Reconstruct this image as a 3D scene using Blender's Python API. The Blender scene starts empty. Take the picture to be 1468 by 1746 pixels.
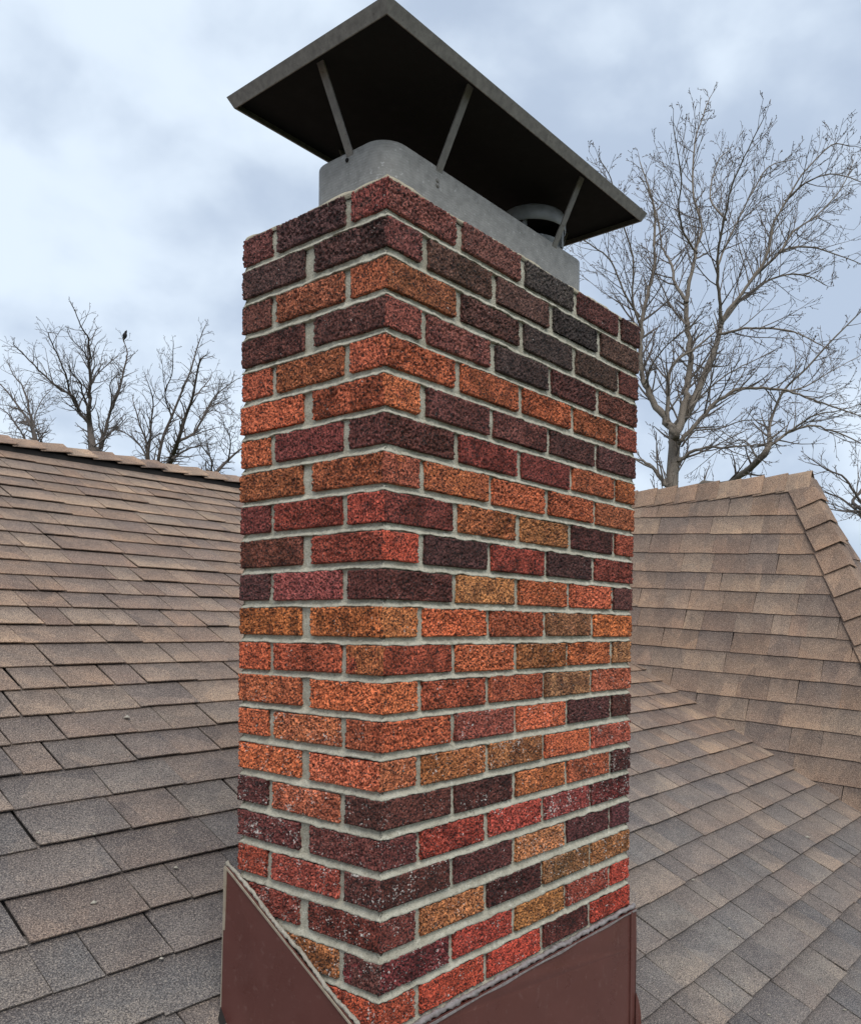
import bpy, math, random
import numpy as np
from mathutils import Vector, Matrix

random.seed(11)
rng = np.random.default_rng(11)
scene = bpy.context.scene
COL = scene.collection

# ------------------------------------------------------------------ camera
CAM = np.array([-1.0446, -1.0202, -0.7761]); YAW, PIT, ROL = 0.6809, -0.0083, 0.0098
FPX, PPX, PPY, IW, IH = 1437.37, 786.45, 1080.41, 1468.0, 1746.0
f3 = np.array([math.cos(YAW)*math.cos(PIT), math.sin(YAW)*math.cos(PIT), math.sin(PIT)])
r0 = np.array([math.sin(YAW), -math.cos(YAW), 0.0]); u0 = np.cross(r0, f3)
rv = r0*math.cos(ROL)+u0*math.sin(ROL); uv_ = -r0*math.sin(ROL)+u0*math.cos(ROL)
cam_data = bpy.data.cameras.new('camera')
cam_data.sensor_fit = 'HORIZONTAL'; cam_data.sensor_width = 36.0
cam_data.lens = FPX/IW*36.0
cam_data.shift_x = (IW/2-PPX)/IW; cam_data.shift_y = (PPY-IH/2)/IW
cam_data.clip_start = 0.02; cam_data.clip_end = 2000
cam = bpy.data.objects.new('camera', cam_data); COL.objects.link(cam)
M = Matrix.Identity(4)
for i in range(3):
    M[i][0] = rv[i]; M[i][1] = uv_[i]; M[i][2] = -f3[i]; M[i][3] = CAM[i]
cam.matrix_world = M
scene.camera = cam

def project(P):
    d = np.asarray(P, float)-CAM; z = d@f3
    return np.stack([PPX+FPX*(d@rv)/z, PPY-FPX*(d@uv_)/z, z], -1)

# ------------------------------------------------------------------ sky, sun, exposure
SUN_ELEV, SUN_AZ = math.radians(52), math.radians(232)     # azimuth in the xy plane, direction towards the sun
SKY_GAIN = 0.455
world = bpy.data.worlds.new('World'); scene.world = world; world.use_nodes = True
nt = world.node_tree; nt.nodes.clear()
def N(tree, typ, **kw):
    n = tree.nodes.new(typ)
    for k, v in kw.items(): setattr(n, k, v)
    return n
out = N(nt, 'ShaderNodeOutputWorld'); bg = N(nt, 'ShaderNodeBackground')
bg.inputs['Strength'].default_value = 0.1
sky = N(nt, 'ShaderNodeTexSky', sky_type='NISHITA'); sky.sun_disc = False
sky.sun_elevation = SUN_ELEV; sky.sun_rotation = math.radians(90)-SUN_AZ
tc = N(nt, 'ShaderNodeTexCoord')
mp = N(nt, 'ShaderNodeMapping'); mp.inputs['Scale'].default_value = (1.0, 1.0, 1.45)
n1 = N(nt, 'ShaderNodeTexNoise'); n1.inputs['Scale'].default_value = 5.2; n1.inputs['Detail'].default_value = 5.0; n1.inputs['Roughness'].default_value = 0.48
n1.inputs['Distortion'].default_value = 0.15
n2 = N(nt, 'ShaderNodeTexNoise'); n2.inputs['Scale'].default_value = 1.5; n2.inputs['Detail'].default_value = 3.0
ramp = N(nt, 'ShaderNodeValToRGB')
cr = ramp.color_ramp; cr.interpolation = 'EASE'
G10 = SKY_GAIN/0.70*10
cr.elements[0].position = 0.42; cr.elements[0].color = (0.455*G10/10, 0.545*G10/10, 0.685*G10/10, 1)
cr.elements[1].position = 0.63; cr.elements[1].color = (0.735*G10/10, 0.835*G10/10, 0.95*G10/10, 1)
addn = N(nt, 'ShaderNodeMath', operation='MULTIPLY_ADD'); addn.inputs[1].default_value = 0.6
mul2 = N(nt, 'ShaderNodeMath', operation='MULTIPLY'); mul2.inputs[1].default_value = 0.45
scl = N(nt, 'ShaderNodeMix', data_type='RGBA', blend_type='MULTIPLY'); scl.inputs[0].default_value = 1.0
scl.inputs[7].default_value = (10, 10, 10, 1)
mix = N(nt, 'ShaderNodeMix', data_type='RGBA'); mix.inputs[0].default_value = 0.94
L = nt.links.new
L(tc.outputs['Generated'], mp.inputs['Vector']); L(mp.outputs[0], n1.inputs['Vector']); L(mp.outputs[0], n2.inputs['Vector'])
L(n2.outputs['Fac'], mul2.inputs[0]); L(n1.outputs['Fac'], addn.inputs[0]); L(mul2.outputs[0], addn.inputs[2])
L(addn.outputs[0], ramp.inputs['Fac']); L(ramp.outputs['Color'], scl.inputs[6])
L(sky.outputs['Color'], mix.inputs[6]); L(scl.outputs[2], mix.inputs[7])
L(mix.outputs[2], bg.inputs['Color']); L(bg.outputs[0], out.inputs['Surface'])

sun_d = bpy.data.lights.new('sun', 'SUN'); sun_d.energy = 1.35; sun_d.angle = math.radians(35); sun_d.color = (1.0, 0.965, 0.91)
sun = bpy.data.objects.new('sun', sun_d); COL.objects.link(sun)
sd = Vector((math.cos(SUN_AZ)*math.cos(SUN_ELEV), math.sin(SUN_AZ)*math.cos(SUN_ELEV), math.sin(SUN_ELEV)))
sun.rotation_euler = sd.to_track_quat('Z', 'Y').to_euler()
vs = scene.view_settings
vs.view_transform = 'Standard'; vs.look = 'None'; vs.exposure = 0.80; vs.gamma = 1.0; vs.use_curve_mapping = False
# ------------------------------------------------------------------ helpers
def lin(h):
    h = h.lstrip('#'); o = []
    for i in (0, 2, 4):
        c = int(h[i:i+2], 16)/255
        o.append(c/12.92 if c <= 0.04045 else ((c+0.055)/1.055)**2.4)
    return np.array(o)

def mesh_obj(name, verts, faces, mat=None, parent=None, smooth=False, tone=None, uvs=None):
    me = bpy.data.meshes.new(name)
    me.from_pydata([tuple(map(float, v)) for v in verts], [], [tuple(map(int, f)) for f in faces])
    return finish(name, me, mat, parent, smooth, tone, uvs)

def finish(name, me, mat, parent, smooth=False, tone=None, uvs=None):
    if smooth: me.polygons.foreach_set('use_smooth', [True]*len(me.polygons))
    if tone is not None:
        a = me.color_attributes.new('tone', 'FLOAT_COLOR', 'POINT')
        t = np.asarray(tone, float)
        if t.ndim == 1: t = np.tile(t, (len(me.vertices), 1))
        full = np.ones((len(me.vertices), 4)); full[:, :t.shape[1]] = t
        a.data.foreach_set('color', full.ravel())
    if uvs is not None:
        l = me.uv_layers.new(name='UVMap'); idx = np.empty(len(me.loops), int); me.loops.foreach_get('vertex_index', idx)
        l.data.foreach_set('uv', np.asarray(uvs, float)[idx].ravel())
    if mat: me.materials.append(mat)
    me.update()
    o = bpy.data.objects.new(name, me); COL.objects.link(o)
    if parent: o.parent = parent
    return o

def empty(name, loc=(0, 0, 0)):
    o = bpy.data.objects.new(name, None); o.location = loc; COL.objects.link(o); o.empty_display_size = 0.1
    return o

def tag(o, label=None, cat=None, group=None, kind=None):
    if label: o['label'] = label
    if cat: o['category'] = cat
    if group: o['group'] = group
    if kind: o['kind'] = kind
    return o

def box_mesh(lo, hi):
    x0, y0, z0 = lo; x1, y1, z1 = hi
    v = [(x0,y0,z0),(x1,y0,z0),(x1,y1,z0),(x0,y1,z0),(x0,y0,z1),(x1,y0,z1),(x1,y1,z1),(x0,y1,z1)]
    f = [(0,3,2,1),(4,5,6,7),(0,1,5,4),(1,2,6,5),(2,3,7,6),(3,0,4,7)]
    return v, f

# vectorised value noise
def _hash(ix, iy, iz, s):
    h = (ix.astype(np.int64)*374761393 + iy.astype(np.int64)*668265263 + iz.astype(np.int64)*2147483647 + s*1274126177) & 0xffffffff
    h = ((h ^ (h >> 13))*1274126177) & 0xffffffff
    h = ((h ^ (h >> 16))*2246822519) & 0xffffffff
    return ((h ^ (h >> 15)) & 0xffffff)/float(0xffffff)
def vnoise(x, y, z=0.0, seed=0):
    x, y, z = np.broadcast_arrays(np.asarray(x, float), np.asarray(y, float), np.asarray(z, float))
    ix, iy, iz = np.floor(x), np.floor(y), np.floor(z); fx, fy, fz = x-ix, y-iy, z-iz
    s = lambda t: t*t*(3-2*t)
    fx, fy, fz = s(fx), s(fy), s(fz); r = 0
    for a in (0, 1):
        for b in (0, 1):
            for c in (0, 1):
                r = r + _hash(ix+a, iy+b, iz+c, seed)*(fx if a else 1-fx)*(fy if b else 1-fy)*(fz if c else 1-fz)
    return r
def fbm(x, y, z=0.0, seed=0, o=3):
    r = 0; a = 0.5; t = 0
    for i in range(o):
        r = r + a*vnoise(x*2**i, y*2**i, np.asarray(z)*2**i, seed+i*17); t += a; a *= 0.55
    return r/t

# ------------------------------------------------------------------ materials
def new_mat(name, rough=0.8, metal=0.0):
    m = bpy.data.materials.new(name); m.use_nodes = True
    t = m.node_tree; b = t.nodes['Principled BSDF']
    b.inputs['Roughness'].default_value = rough; b.inputs['Metallic'].default_value = metal
    b.inputs['Specular IOR Level'].default_value = 0.3
    return m, t, b
def noise(t, vec, scale, detail=3.0, rough=0.55):
    n = N(t, 'ShaderNodeTexNoise'); n.inputs['Scale'].default_value = scale; n.inputs['Detail'].default_value = detail; n.inputs['Roughness'].default_value = rough
    if vec is not None: t.links.new(vec, n.inputs['Vector'])
    return n
def rampf(t, src, p0, p1, c0=0.0, c1=1.0):
    r = N(t, 'ShaderNodeMapRange'); r.inputs[1].default_value = p0; r.inputs[2].default_value = p1
    r.inputs[3].default_value = c0; r.inputs[4].default_value = c1
    t.links.new(src, r.inputs[0]); return r.outputs[0]
def mixc(t, fac, a, b, blend='MIX'):
    m = N(t, 'ShaderNodeMix', data_type='RGBA', blend_type=blend)
    for sock, v in ((m.inputs[0], fac), (m.inputs[6], a), (m.inputs[7], b)):
        if hasattr(v, 'is_linked'): t.links.new(v, sock)
        elif isinstance(v, (int, float)): sock.default_value = v
        else: sock.default_value = (*v, 1) if len(v) == 3 else v
    return m.outputs[2]
def math_(t, op, a, b=None):
    m = N(t, 'ShaderNodeMath', operation=op)
    for i, v in enumerate((a, b)):
        if v is None: continue
        if hasattr(v, 'is_linked'): t.links.new(v, m.inputs[i])
        else: m.inputs[i].default_value = v
    return m.outputs[0]
def bump(t, b, h, strength, dist):
    n = N(t, 'ShaderNodeBump'); n.inputs['Strength'].default_value = strength; n.inputs['Distance'].default_value = dist
    t.links.new(h, n.inputs['Height']); t.links.new(n.outputs[0], b.inputs['Normal'])
def pos(t): return N(t, 'ShaderNodeNewGeometry').outputs['Position']

def mat_brick():
    m, t, b = new_mat('brick_clay', 0.9)
    P = pos(t); oi = N(t, 'ShaderNodeObjectInfo')
    at = N(t, 'ShaderNodeAttribute'); at.attribute_type = 'OBJECT'; at.attribute_name = 'end_tone'
    a2 = N(t, 'ShaderNodeAttribute'); a2.attribute_type = 'OBJECT'; a2.attribute_name = 'second_tone'
    ab = N(t, 'ShaderNodeAttribute'); ab.attribute_type = 'OBJECT'; ab.attribute_name = 'bloom'
    tco = N(t, 'ShaderNodeTexCoord'); sx = N(t, 'ShaderNodeSeparateXYZ'); t.links.new(tco.outputs['Object'], sx.inputs[0])
    big = noise(t, P, 17, 3, 0.6); mid = noise(t, P, 170, 3, 0.75); fine = noise(t, P, 290, 2, 0.6); blot = noise(t, P, 48, 3, 0.6)
    # body: two firing colours in patches
    c = mixc(t, rampf(t, big.outputs['Fac'], 0.40, 0.60), oi.outputs['Color'], a2.outputs['Color'])
    jit = math_(t, 'MULTIPLY_ADD', big.outputs['Fac'], 0.03); jit.node.inputs[2].default_value = -0.105
    e = math_(t, 'LESS_THAN', sx.outputs['X'], jit)
    c = mixc(t, e, c, at.outputs['Color'])
    c = mixc(t, rampf(t, blot.outputs['Fac'], 0.48, 0.62, 0.0, 0.72), c, mixc(t, 1.0, c, (0.42, 0.36, 0.38), 'MULTIPLY'))
    # grain of the bark-textured face: fired crust, and dark specks painting in the shade of pits
    c = mixc(t, rampf(t, mid.outputs['Fac'], 0.30, 0.75, 0.0, 1.0), mixc(t, 1.0, c, (0.30, 0.27, 0.29), 'MULTIPLY'), mixc(t, 1.0, c, (1.75, 1.68, 1.62), 'MULTIPLY'))
    c = mixc(t, rampf(t, fine.outputs['Fac'], 0.515, 0.575, 0.0, 0.92), c, (0.010, 0.012, 0.012))
    # lime bloom
    w = noise(t, P, 210, 2, 0.7); w2 = noise(t, P, 30, 2, 0.5)
    ws = math_(t, 'ADD', w.outputs['Fac'], math_(t, 'MULTIPLY', math_(t, 'SUBTRACT', w2.outputs['Fac'], 0.5), 0.5))
    ws = math_(t, 'ADD', ws, math_(t, 'MULTIPLY', ab.outputs['Fac'], 0.16))
    c = mixc(t, rampf(t, ws, 0.76, 0.83, 0.0, 0.85), c, (0.62, 0.58, 0.53))
    t.links.new(c, b.inputs['Base Color'])
    bump(t, b, math_(t, 'ADD', mid.outputs['Fac'], fine.outputs['Fac']), 0.6, 0.0022)
    return m

def mat_mortar(name, c0, c1, c2):
    m, t, b = new_mat(name, 0.95)
    P = pos(t); big = noise(t, P, 12, 3); mid = noise(t, P, 80, 5, 0.72); fine = noise(t, P, 380, 2)
    c = mixc(t, rampf(t, big.outputs['Fac'], 0.3, 0.7), c0, c1)
    c = mixc(t, rampf(t, mid.outputs['Fac'], 0.54, 0.70, 0.0, 0.8), c, c2)
    c = mixc(t, rampf(t, mid.outputs['Fac'], 0.44, 0.30, 0.0, 0.7), c, mixc(t, 1.0, c, (0.50, 0.48, 0.44), 'MULTIPLY'))
    c = mixc(t, rampf(t, fine.outputs['Fac'], 0.58, 0.70, 0.0, 0.6), c, (0.12, 0.11, 0.09))
    t.links.new(c, b.inputs['Base Color'])
    bump(t, b, math_(t, 'ADD', mid.outputs['Fac'], math_(t, 'MULTIPLY', fine.outputs['Fac'], 0.5)), 0.9, 0.003)
    return m

def mat_shingle():
    m, t, b = new_mat('asphalt_shingle', 0.92)
    P = pos(t)
    at = N(t, 'ShaderNodeAttribute'); at.attribute_name = 'tone'
    uvn = N(t, 'ShaderNodeUVMap'); uvn.uv_map = 'UVMap'; s = N(t, 'ShaderNodeSeparateXYZ'); t.links.new(uvn.outputs[0], s.inputs[0])
    gran = noise(t, P, 300, 2, 0.8); gran2 = noise(t, P, 130, 2, 0.7); patch = noise(t, P, 9, 4, 0.6); bl = noise(t, P, 26, 3, 0.6)
    c = at.outputs['Color']
    # printed shadow band along the head of every tab, wavering
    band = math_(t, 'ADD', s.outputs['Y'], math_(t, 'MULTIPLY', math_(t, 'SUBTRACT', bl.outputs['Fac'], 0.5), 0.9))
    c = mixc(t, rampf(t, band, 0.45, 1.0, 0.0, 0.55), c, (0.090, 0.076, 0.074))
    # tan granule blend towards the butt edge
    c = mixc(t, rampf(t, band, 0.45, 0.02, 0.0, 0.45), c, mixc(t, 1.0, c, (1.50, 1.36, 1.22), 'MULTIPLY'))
    c = mixc(t, rampf(t, patch.outputs['Fac'], 0.42, 0.62, 0.0, 0.5), c, mixc(t, 1.0, c, (0.70, 0.68, 0.70), 'MULTIPLY'))
    # granule drops: blocks of a lighter or darker blend along the course
    cell = N(t, 'ShaderNodeTexVoronoi'); cell.inputs['Scale'].default_value = 1.0
    cv_ = N(t, 'ShaderNodeVectorMath', operation='MULTIPLY'); cv_.inputs[1].default_value = (9.0, 9.0, 6.0); t.links.new(P, cv_.inputs[0]); t.links.new(cv_.outputs[0], cell.inputs['Vector'])
    cs = N(t, 'ShaderNodeSeparateColor'); t.links.new(cell.outputs['Color'], cs.inputs[0])
    c = mixc(t, rampf(t, cs.outputs[0], 0.62, 0.72, 0.0, 0.42), c, mixc(t, 1.0, c, (1.42, 1.34, 1.24), 'MULTIPLY'))
    c = mixc(t, rampf(t, cs.outputs[1], 0.70, 0.78, 0.0, 0.40), c, mixc(t, 1.0, c, (0.66, 0.66, 0.70), 'MULTIPLY'))
    c = mixc(t, rampf(t, gran.outputs['Fac'], 0.40, 0.48, 0.85, 0.0), c, (0.045, 0.038, 0.036))
    c = mixc(t, rampf(t, gran.outputs['Fac'], 0.54, 0.63, 0.0, 0.7), c, mixc(t, 0.5, mixc(t, 1.0, c, (2.0, 1.9, 1.8), 'MULTIPLY'), (0.50, 0.42, 0.34)))
    c = mixc(t, rampf(t, gran2.outputs['Fac'], 0.40, 0.62, 0.0, 0.35), c, mixc(t, 1.0, c, (1.5, 1.45, 1.35), 'MULTIPLY'))
    t.links.new(c, b.inputs['Base Color'])
    bump(t, b, math_(t, 'ADD', gran.outputs['Fac'], gran2.outputs['Fac']), 0.9, 0.003)
    return m

def mat_plain(name, c0, c1, rough, metal=0.0, scale=30, spots=None, bumpd=0.0006, spotscale=140, lines=False):
    m, t, b = new_mat(name, rough, metal)
    P = pos(t); n = noise(t, P, scale, 4, 0.6)
    c = mixc(t, rampf(t, n.outputs['Fac'], 0.32, 0.68), c0, c1)
    if spots is not None:
        sp = noise(t, P, spotscale, 3, 0.7)
        c = mixc(t, rampf(t, sp.outputs['Fac'], 0.60, 0.70, 0.0, 0.7), c, spots)
    h = n.outputs['Fac']
    if lines:      # rolled-in ribbing of the sheet
        sp_ = N(t, 'ShaderNodeSeparateXYZ'); t.links.new(P, sp_.inputs[0])
        w = math_(t, 'SINE', math_(t, 'MULTIPLY', sp_.outputs['Z'], 1150.0))
        c = mixc(t, rampf(t, w, -1, 1, 0.0, 0.16), c, mixc(t, 1.0, c, (0.6, 0.6, 0.6), 'MULTIPLY'))
        h = math_(t, 'ADD', h, math_(t, 'MULTIPLY', w, 0.25))
    t.links.new(c, b.inputs['Base Color'])
    t.links.new(rampf(t, n.outputs['Fac'], 0.3, 0.7, rough-0.08, rough+0.12), b.inputs['Roughness'])
    bump(t, b, h, 0.5, bumpd)
    return m

MB = mat_brick()
MM = mat_mortar('mortar', (0.36, 0.332, 0.258), (0.48, 0.45, 0.36), (0.60, 0.575, 0.48))
MCROWN = mat_mortar('crown_mortar', (0.36, 0.31, 0.22), (0.45, 0.40, 0.30), (0.28, 0.255, 0.205))
MCAULK = mat_mortar('caulk', (0.42, 0.385, 0.32), (0.27, 0.24, 0.19), (0.52, 0.49, 0.43))
MS = mat_shingle()
MLID = mat_plain('weathered_lid_metal', (0.15, 0.138, 0.122), (0.25, 0.232, 0.205), 0.65, 0.2, 70, (0.085, 0.075, 0.065), 0.0012, 260)
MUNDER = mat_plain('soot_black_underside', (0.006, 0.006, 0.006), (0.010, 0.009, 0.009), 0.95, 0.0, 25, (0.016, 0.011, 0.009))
MCOLLAR = mat_plain('galvanised_collar', (0.200, 0.193, 0.180), (0.290, 0.282, 0.265), 0.65, 0.1, 45, (0.46, 0.455, 0.44), 0.0009, 130, True)
MSTRUT = mat_plain('dull_strut_metal', (0.16, 0.15, 0.14), (0.25, 0.235, 0.215), 0.6, 0.3, 60, (0.10, 0.07, 0.05))
MFLUE = mat_plain('dull_flue_metal', (0.22, 0.22, 0.22), (0.30, 0.30, 0.295), 0.5, 0.4, 50)
MFLASH = mat_plain('brown_painted_flashing', (0.106, 0.039, 0.032), (0.124, 0.048, 0.040), 0.30, 0.0, 9, (0.16, 0.080, 0.068), 0.0014, 60)
MBARE = mat_plain('bare_flashing_edge', (0.33, 0.27, 0.20), (0.42, 0.36, 0.28), 0.6, 0.2, 60, (0.14, 0.08, 0.06))
MHEM = mat_plain('grey_hem', (0.20, 0.165, 0.155), (0.30, 0.27, 0.26), 0.5, 0.2, 80, (0.45, 0.43, 0.40))
MDECK = mat_plain('roofing_felt', (0.022, 0.020, 0.019), (0.034, 0.030, 0.028), 0.95)
MBARK = mat_plain('grey_brown_bark', (0.14, 0.115, 0.092), (0.25, 0.21, 0.17), 0.9, 0.0, 60, (0.07, 0.058, 0.046), 0.006, 90)
MTWIG = mat_plain('grey_twig', (0.115, 0.095, 0.080), (0.18, 0.15, 0.13), 0.85, 0.0, 6)
MBARK2 = mat_plain('dark_bark', (0.070, 0.056, 0.047), (0.13, 0.105, 0.088), 0.9, 0.0, 40, (0.045, 0.037, 0.032), 0.006, 70)
MTWIG2 = mat_plain('dark_twig', (0.10, 0.083, 0.074), (0.16, 0.135, 0.12), 0.85, 0.0, 6)
MBUD = mat_plain('bud', (0.10, 0.070, 0.055), (0.16, 0.115, 0.085), 0.8, 0.0, 6)
MLEAF = mat_plain('dry_leaf', (0.36, 0.20, 0.09), (0.45, 0.28, 0.14), 0.8, 0.0, 12)
MBIRD = mat_plain('dark_plumage', (0.010, 0.009, 0.010), (0.022, 0.020, 0.022), 0.7, 0.0, 60)
MGRASS = mat_plain('lawn', (0.045, 0.060, 0.020), (0.085, 0.095, 0.035), 0.95, 0.0, 0.6, (0.12, 0.10, 0.05), 0.01, 2.0)
MWALL = mat_plain('house_siding', (0.55, 0.52, 0.46), (0.60, 0.57, 0.50), 0.7, 0.0, 3)

def scratch_up(m):
    t = m.node_tree; bs = t.nodes['Principled BSDF']; P = pos(t)
    v = N(t, 'ShaderNodeVectorMath', operation='MULTIPLY'); v.inputs[1].default_value = (260, 260, 14); t.links.new(P, v.inputs[0])
    s = noise(t, v.outputs[0], 1.0, 2, 0.6); old = bs.inputs['Base Color'].links[0].from_socket
    pz = noise(t, P, 10, 3, 0.6)
    k = math_(t, 'MULTIPLY', rampf(t, s.outputs['Fac'], 0.66, 0.74, 0.0, 0.7), rampf(t, pz.outputs['Fac'], 0.50, 0.62))
    t.links.new(mixc(t, k, old, (0.24, 0.15, 0.13)), bs.inputs['Base Color'])
    dent = noise(t, P, 5.0, 2, 0.5)
    for n_ in [x for x in t.nodes if x.type == 'BUMP']: t.nodes.remove(n_)
    bump(t, bs, dent.outputs['Fac'], 0.25, 0.03)
scratch_up(MFLASH)

# ------------------------------------------------------------------ ground
tag(mesh_obj('ground', [(-400,-400,-6.6),(400,-400,-6.6),(400,400,-6.6),(-400,400,-6.6)], [(0,1,2,3)], MGRASS), kind='structure')

# ------------------------------------------------------------------ house roof
SA, CA = 0.52, -1.812                       # main slope: z = SA*y + CA
RIDGE_Y = 3.875
EAVE_Y = -3.4
VX0, VXM = 3.7024, 0.1376                    # valley: x = VX0 + VXM*y on the main slope
nA = np.array([0, -SA, 1.0]); nA /= np.linalg.norm(nA)
eA = np.array([0, 1, SA]); kA = np.linalg.norm(eA); eA /= kA
oB = np.array([3.8016, 0.7211, -1.4370]); e1B = np.array([0.0318, -0.9979, -0.0562]); e2B = np.array([0.3448, -0.0418, 0.9377]); nB = np.array([-0.9381, -0.0492, 0.3428])

house = tag(empty('house', (0, 0, -6.6)), 'house roof of brown and grey asphalt shingles below and behind the brick chimney', 'house')
def hp(o): o.parent = house; o.matrix_parent_inverse = Matrix.Translation((0, 0, 6.6)); return o

def clip(poly, planes):
    # poly: list of (u, v); planes keep a*u+b*v <= c
    for a, b, c in planes:
        out_ = []
        for i in range(len(poly)):
            p, q = poly[i], poly[(i+1) % len(poly)]
            dp, dq = a*p[0]+b*p[1]-c, a*q[0]+b*q[1]-c
            if dp <= 0: out_.append(p)
            if (dp < 0 < dq) or (dq < 0 < dp):
                k = dp/(dp-dq); out_.append((p[0]+k*(q[0]-p[0]), p[1]+k*(q[1]-p[1])))
        poly = out_
        if len(poly) < 3: return []
    return poly

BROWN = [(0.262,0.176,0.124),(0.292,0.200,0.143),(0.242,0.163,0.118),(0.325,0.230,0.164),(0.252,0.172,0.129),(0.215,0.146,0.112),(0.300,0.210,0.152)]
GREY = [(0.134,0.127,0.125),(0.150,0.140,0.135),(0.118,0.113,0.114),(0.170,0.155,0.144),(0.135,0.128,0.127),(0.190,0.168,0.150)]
pieces = []      # (verts, faces, tone, uvs, roof)
def add_course(frame, v0, v1, u0, u1, planes, greyness, roof):
    o, a1, a2, nn = frame
    u = u0-random.uniform(0, 0.3); exp = v1-v0
    while u < u1:
        w = random.choice([0.11, 0.15, 0.17, 0.20, 0.23, 0.27])*random.uniform(0.9, 1.1)
        gap = random.choice([0.0015, 0.002, 0.0035]) if roof == 'A' else random.choice([0.0004, 0.0007, 0.0010])
        nb = 4; vj = random.uniform(-0.0025, 0.0025)
        lower = [(u+gap+(w-2*gap)*i/nb, v0+vj+random.uniform(-0.0012, 0.0012)) for i in range(nb+1)]
        sk = random.uniform(-0.004, 0.004)
        poly = clip(lower+[(u+w-gap+sk, v1+0.03), (u+gap+sk, v1+0.03)], planes)
        if poly:
            thick = random.choice([0.0095, 0.0105, 0.012, 0.0145]) if roof == 'A' else random.choice([0.0075, 0.0082, 0.009])
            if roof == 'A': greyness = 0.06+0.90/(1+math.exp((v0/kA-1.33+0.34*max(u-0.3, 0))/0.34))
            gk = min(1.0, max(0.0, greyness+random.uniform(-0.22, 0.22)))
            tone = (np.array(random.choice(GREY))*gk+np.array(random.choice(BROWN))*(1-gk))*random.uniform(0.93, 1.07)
            V = []; U = []
            n_ = len(poly)
            for top in (1, 0):
                for (a, b) in poly:
                    t = min(1.0, max(0.0, (b-v0)/(exp+0.03)))
                    h = (thick*(1-t)+0.0015*t) if top else (thick-0.0038)*(1-t)-0.003*t
                    V.append(o+a1*a+a2*b+nn*h); U.append((a-u, (b-v0)/exp))
            F = [tuple(range(n_)), tuple(range(2*n_-1, n_-1, -1))]+[(i, n_+i, n_+(i+1) % n_, (i+1) % n_) for i in range(n_)]
            pieces.append((np.array(V), F, tone, np.array(U), roof))
        u += w

# courses of the main slope, spaced as laid (y of each butt edge)
AY = [0.6058,0.7267,0.8473,0.9725,1.1018,1.2248,1.3454,1.4649,1.5917,1.7102,1.8455,1.9621,2.0894,2.2076,2.3319,2.4578,2.5843,2.7202,2.8415,2.9742,3.1063,3.2497,3.3757,3.4955,3.6374,3.7731,3.895]
y = AY[0]
low = []
while y > EAVE_Y:
    y -= 0.122; low.append(y)
AY = low[::-1]+AY
frameA = (np.array([0, 0, CA]), np.array([1.0, 0, 0]), eA, nA)
VC = VX0+0.02                              # the main slope's shingles lap over the valley and are cut on it
for ya, yb in zip(AY, AY[1:]):
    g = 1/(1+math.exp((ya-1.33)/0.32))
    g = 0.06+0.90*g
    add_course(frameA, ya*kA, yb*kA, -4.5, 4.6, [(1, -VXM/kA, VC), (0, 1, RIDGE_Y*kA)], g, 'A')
# courses of the steep wing slope
bv = [-0.0186,0.1259,0.2642,0.4065,0.5383,0.6699,0.8014,0.9385,1.0603,1.1966,1.3332,1.460,1.598]
while bv[0] > -1.4: bv.insert(0, bv[0]-0.14)
frameB = (oB, e1B, e2B, nB)
def toB(P): d = np.asarray(P)-oB; return np.array([d@e1B, d@e2B])
va, vb = toB([VX0+VXM*2.5, 2.5, SA*2.5+CA]), toB([VX0-VXM*2.5, -2.5, -SA*2.5+CA])
dvl = (vb-va)/np.linalg.norm(vb-va); nvl = np.array([dvl[1], -dvl[0]])       # points down-left, below the valley
if nvl[1] > 0: nvl = -nvl
RB0, RB1 = np.array([-1.1118, 1.6276]), np.array([0.0337, 1.723]); HB1 = np.array([0.7497, 0.3436])
drg = (RB1-RB0)/np.linalg.norm(RB1-RB0); nrg = np.array([-drg[1], drg[0]])
dhp = (HB1-RB1)/np.linalg.norm(HB1-RB1); nhp = np.array([-dhp[1], dhp[0]])
if nhp[0] < 0: nhp = -nhp
planesB = [(nvl[0], nvl[1], nvl@va+0.03), (nrg[0], nrg[1], nrg@RB0), (nhp[0], nhp[1], nhp@RB1)]
for v0, v1 in zip(bv, bv[1:]):
    add_course(frameB, v0, v1, -4.2, 2.6, planesB, 0.15, 'B')
# hip end of the wing, turned away to the right
P_top = oB+e1B*RB1[0]+e2B*RB1[1]; P_hip = oB+e1B*HB1[0]+e2B*HB1[1]
hipd = (P_hip-P_top)/np.linalg.norm(P_hip-P_top)
hz = np.array([0.99, -0.10, 0.0]); hz /= np.linalg.norm(hz)
nC = np.cross(hz, hipd); nC /= np.linalg.norm(nC)
if nC[2] < 0: nC = -nC
a2C = np.cross(nC, hz); a2C *= np.sign(a2C[2])
frameC = (P_top, hz, a2C, nC)
hC = np.array([hipd@hz, hipd@a2C]); nhc = np.array([-hC[1], hC[0]])
if nhc[0] > 0: nhc = -nhc
vC = -2.0
while vC < -0.02:
    add_course(frameC, vC, vC+0.14, -1.5, 2.6, [(nhc[0], nhc[1], 0.0), (0, 1, 0.0), (1, 0.15, 0.0)], 0.1, 'C'); vC += 0.14

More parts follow.
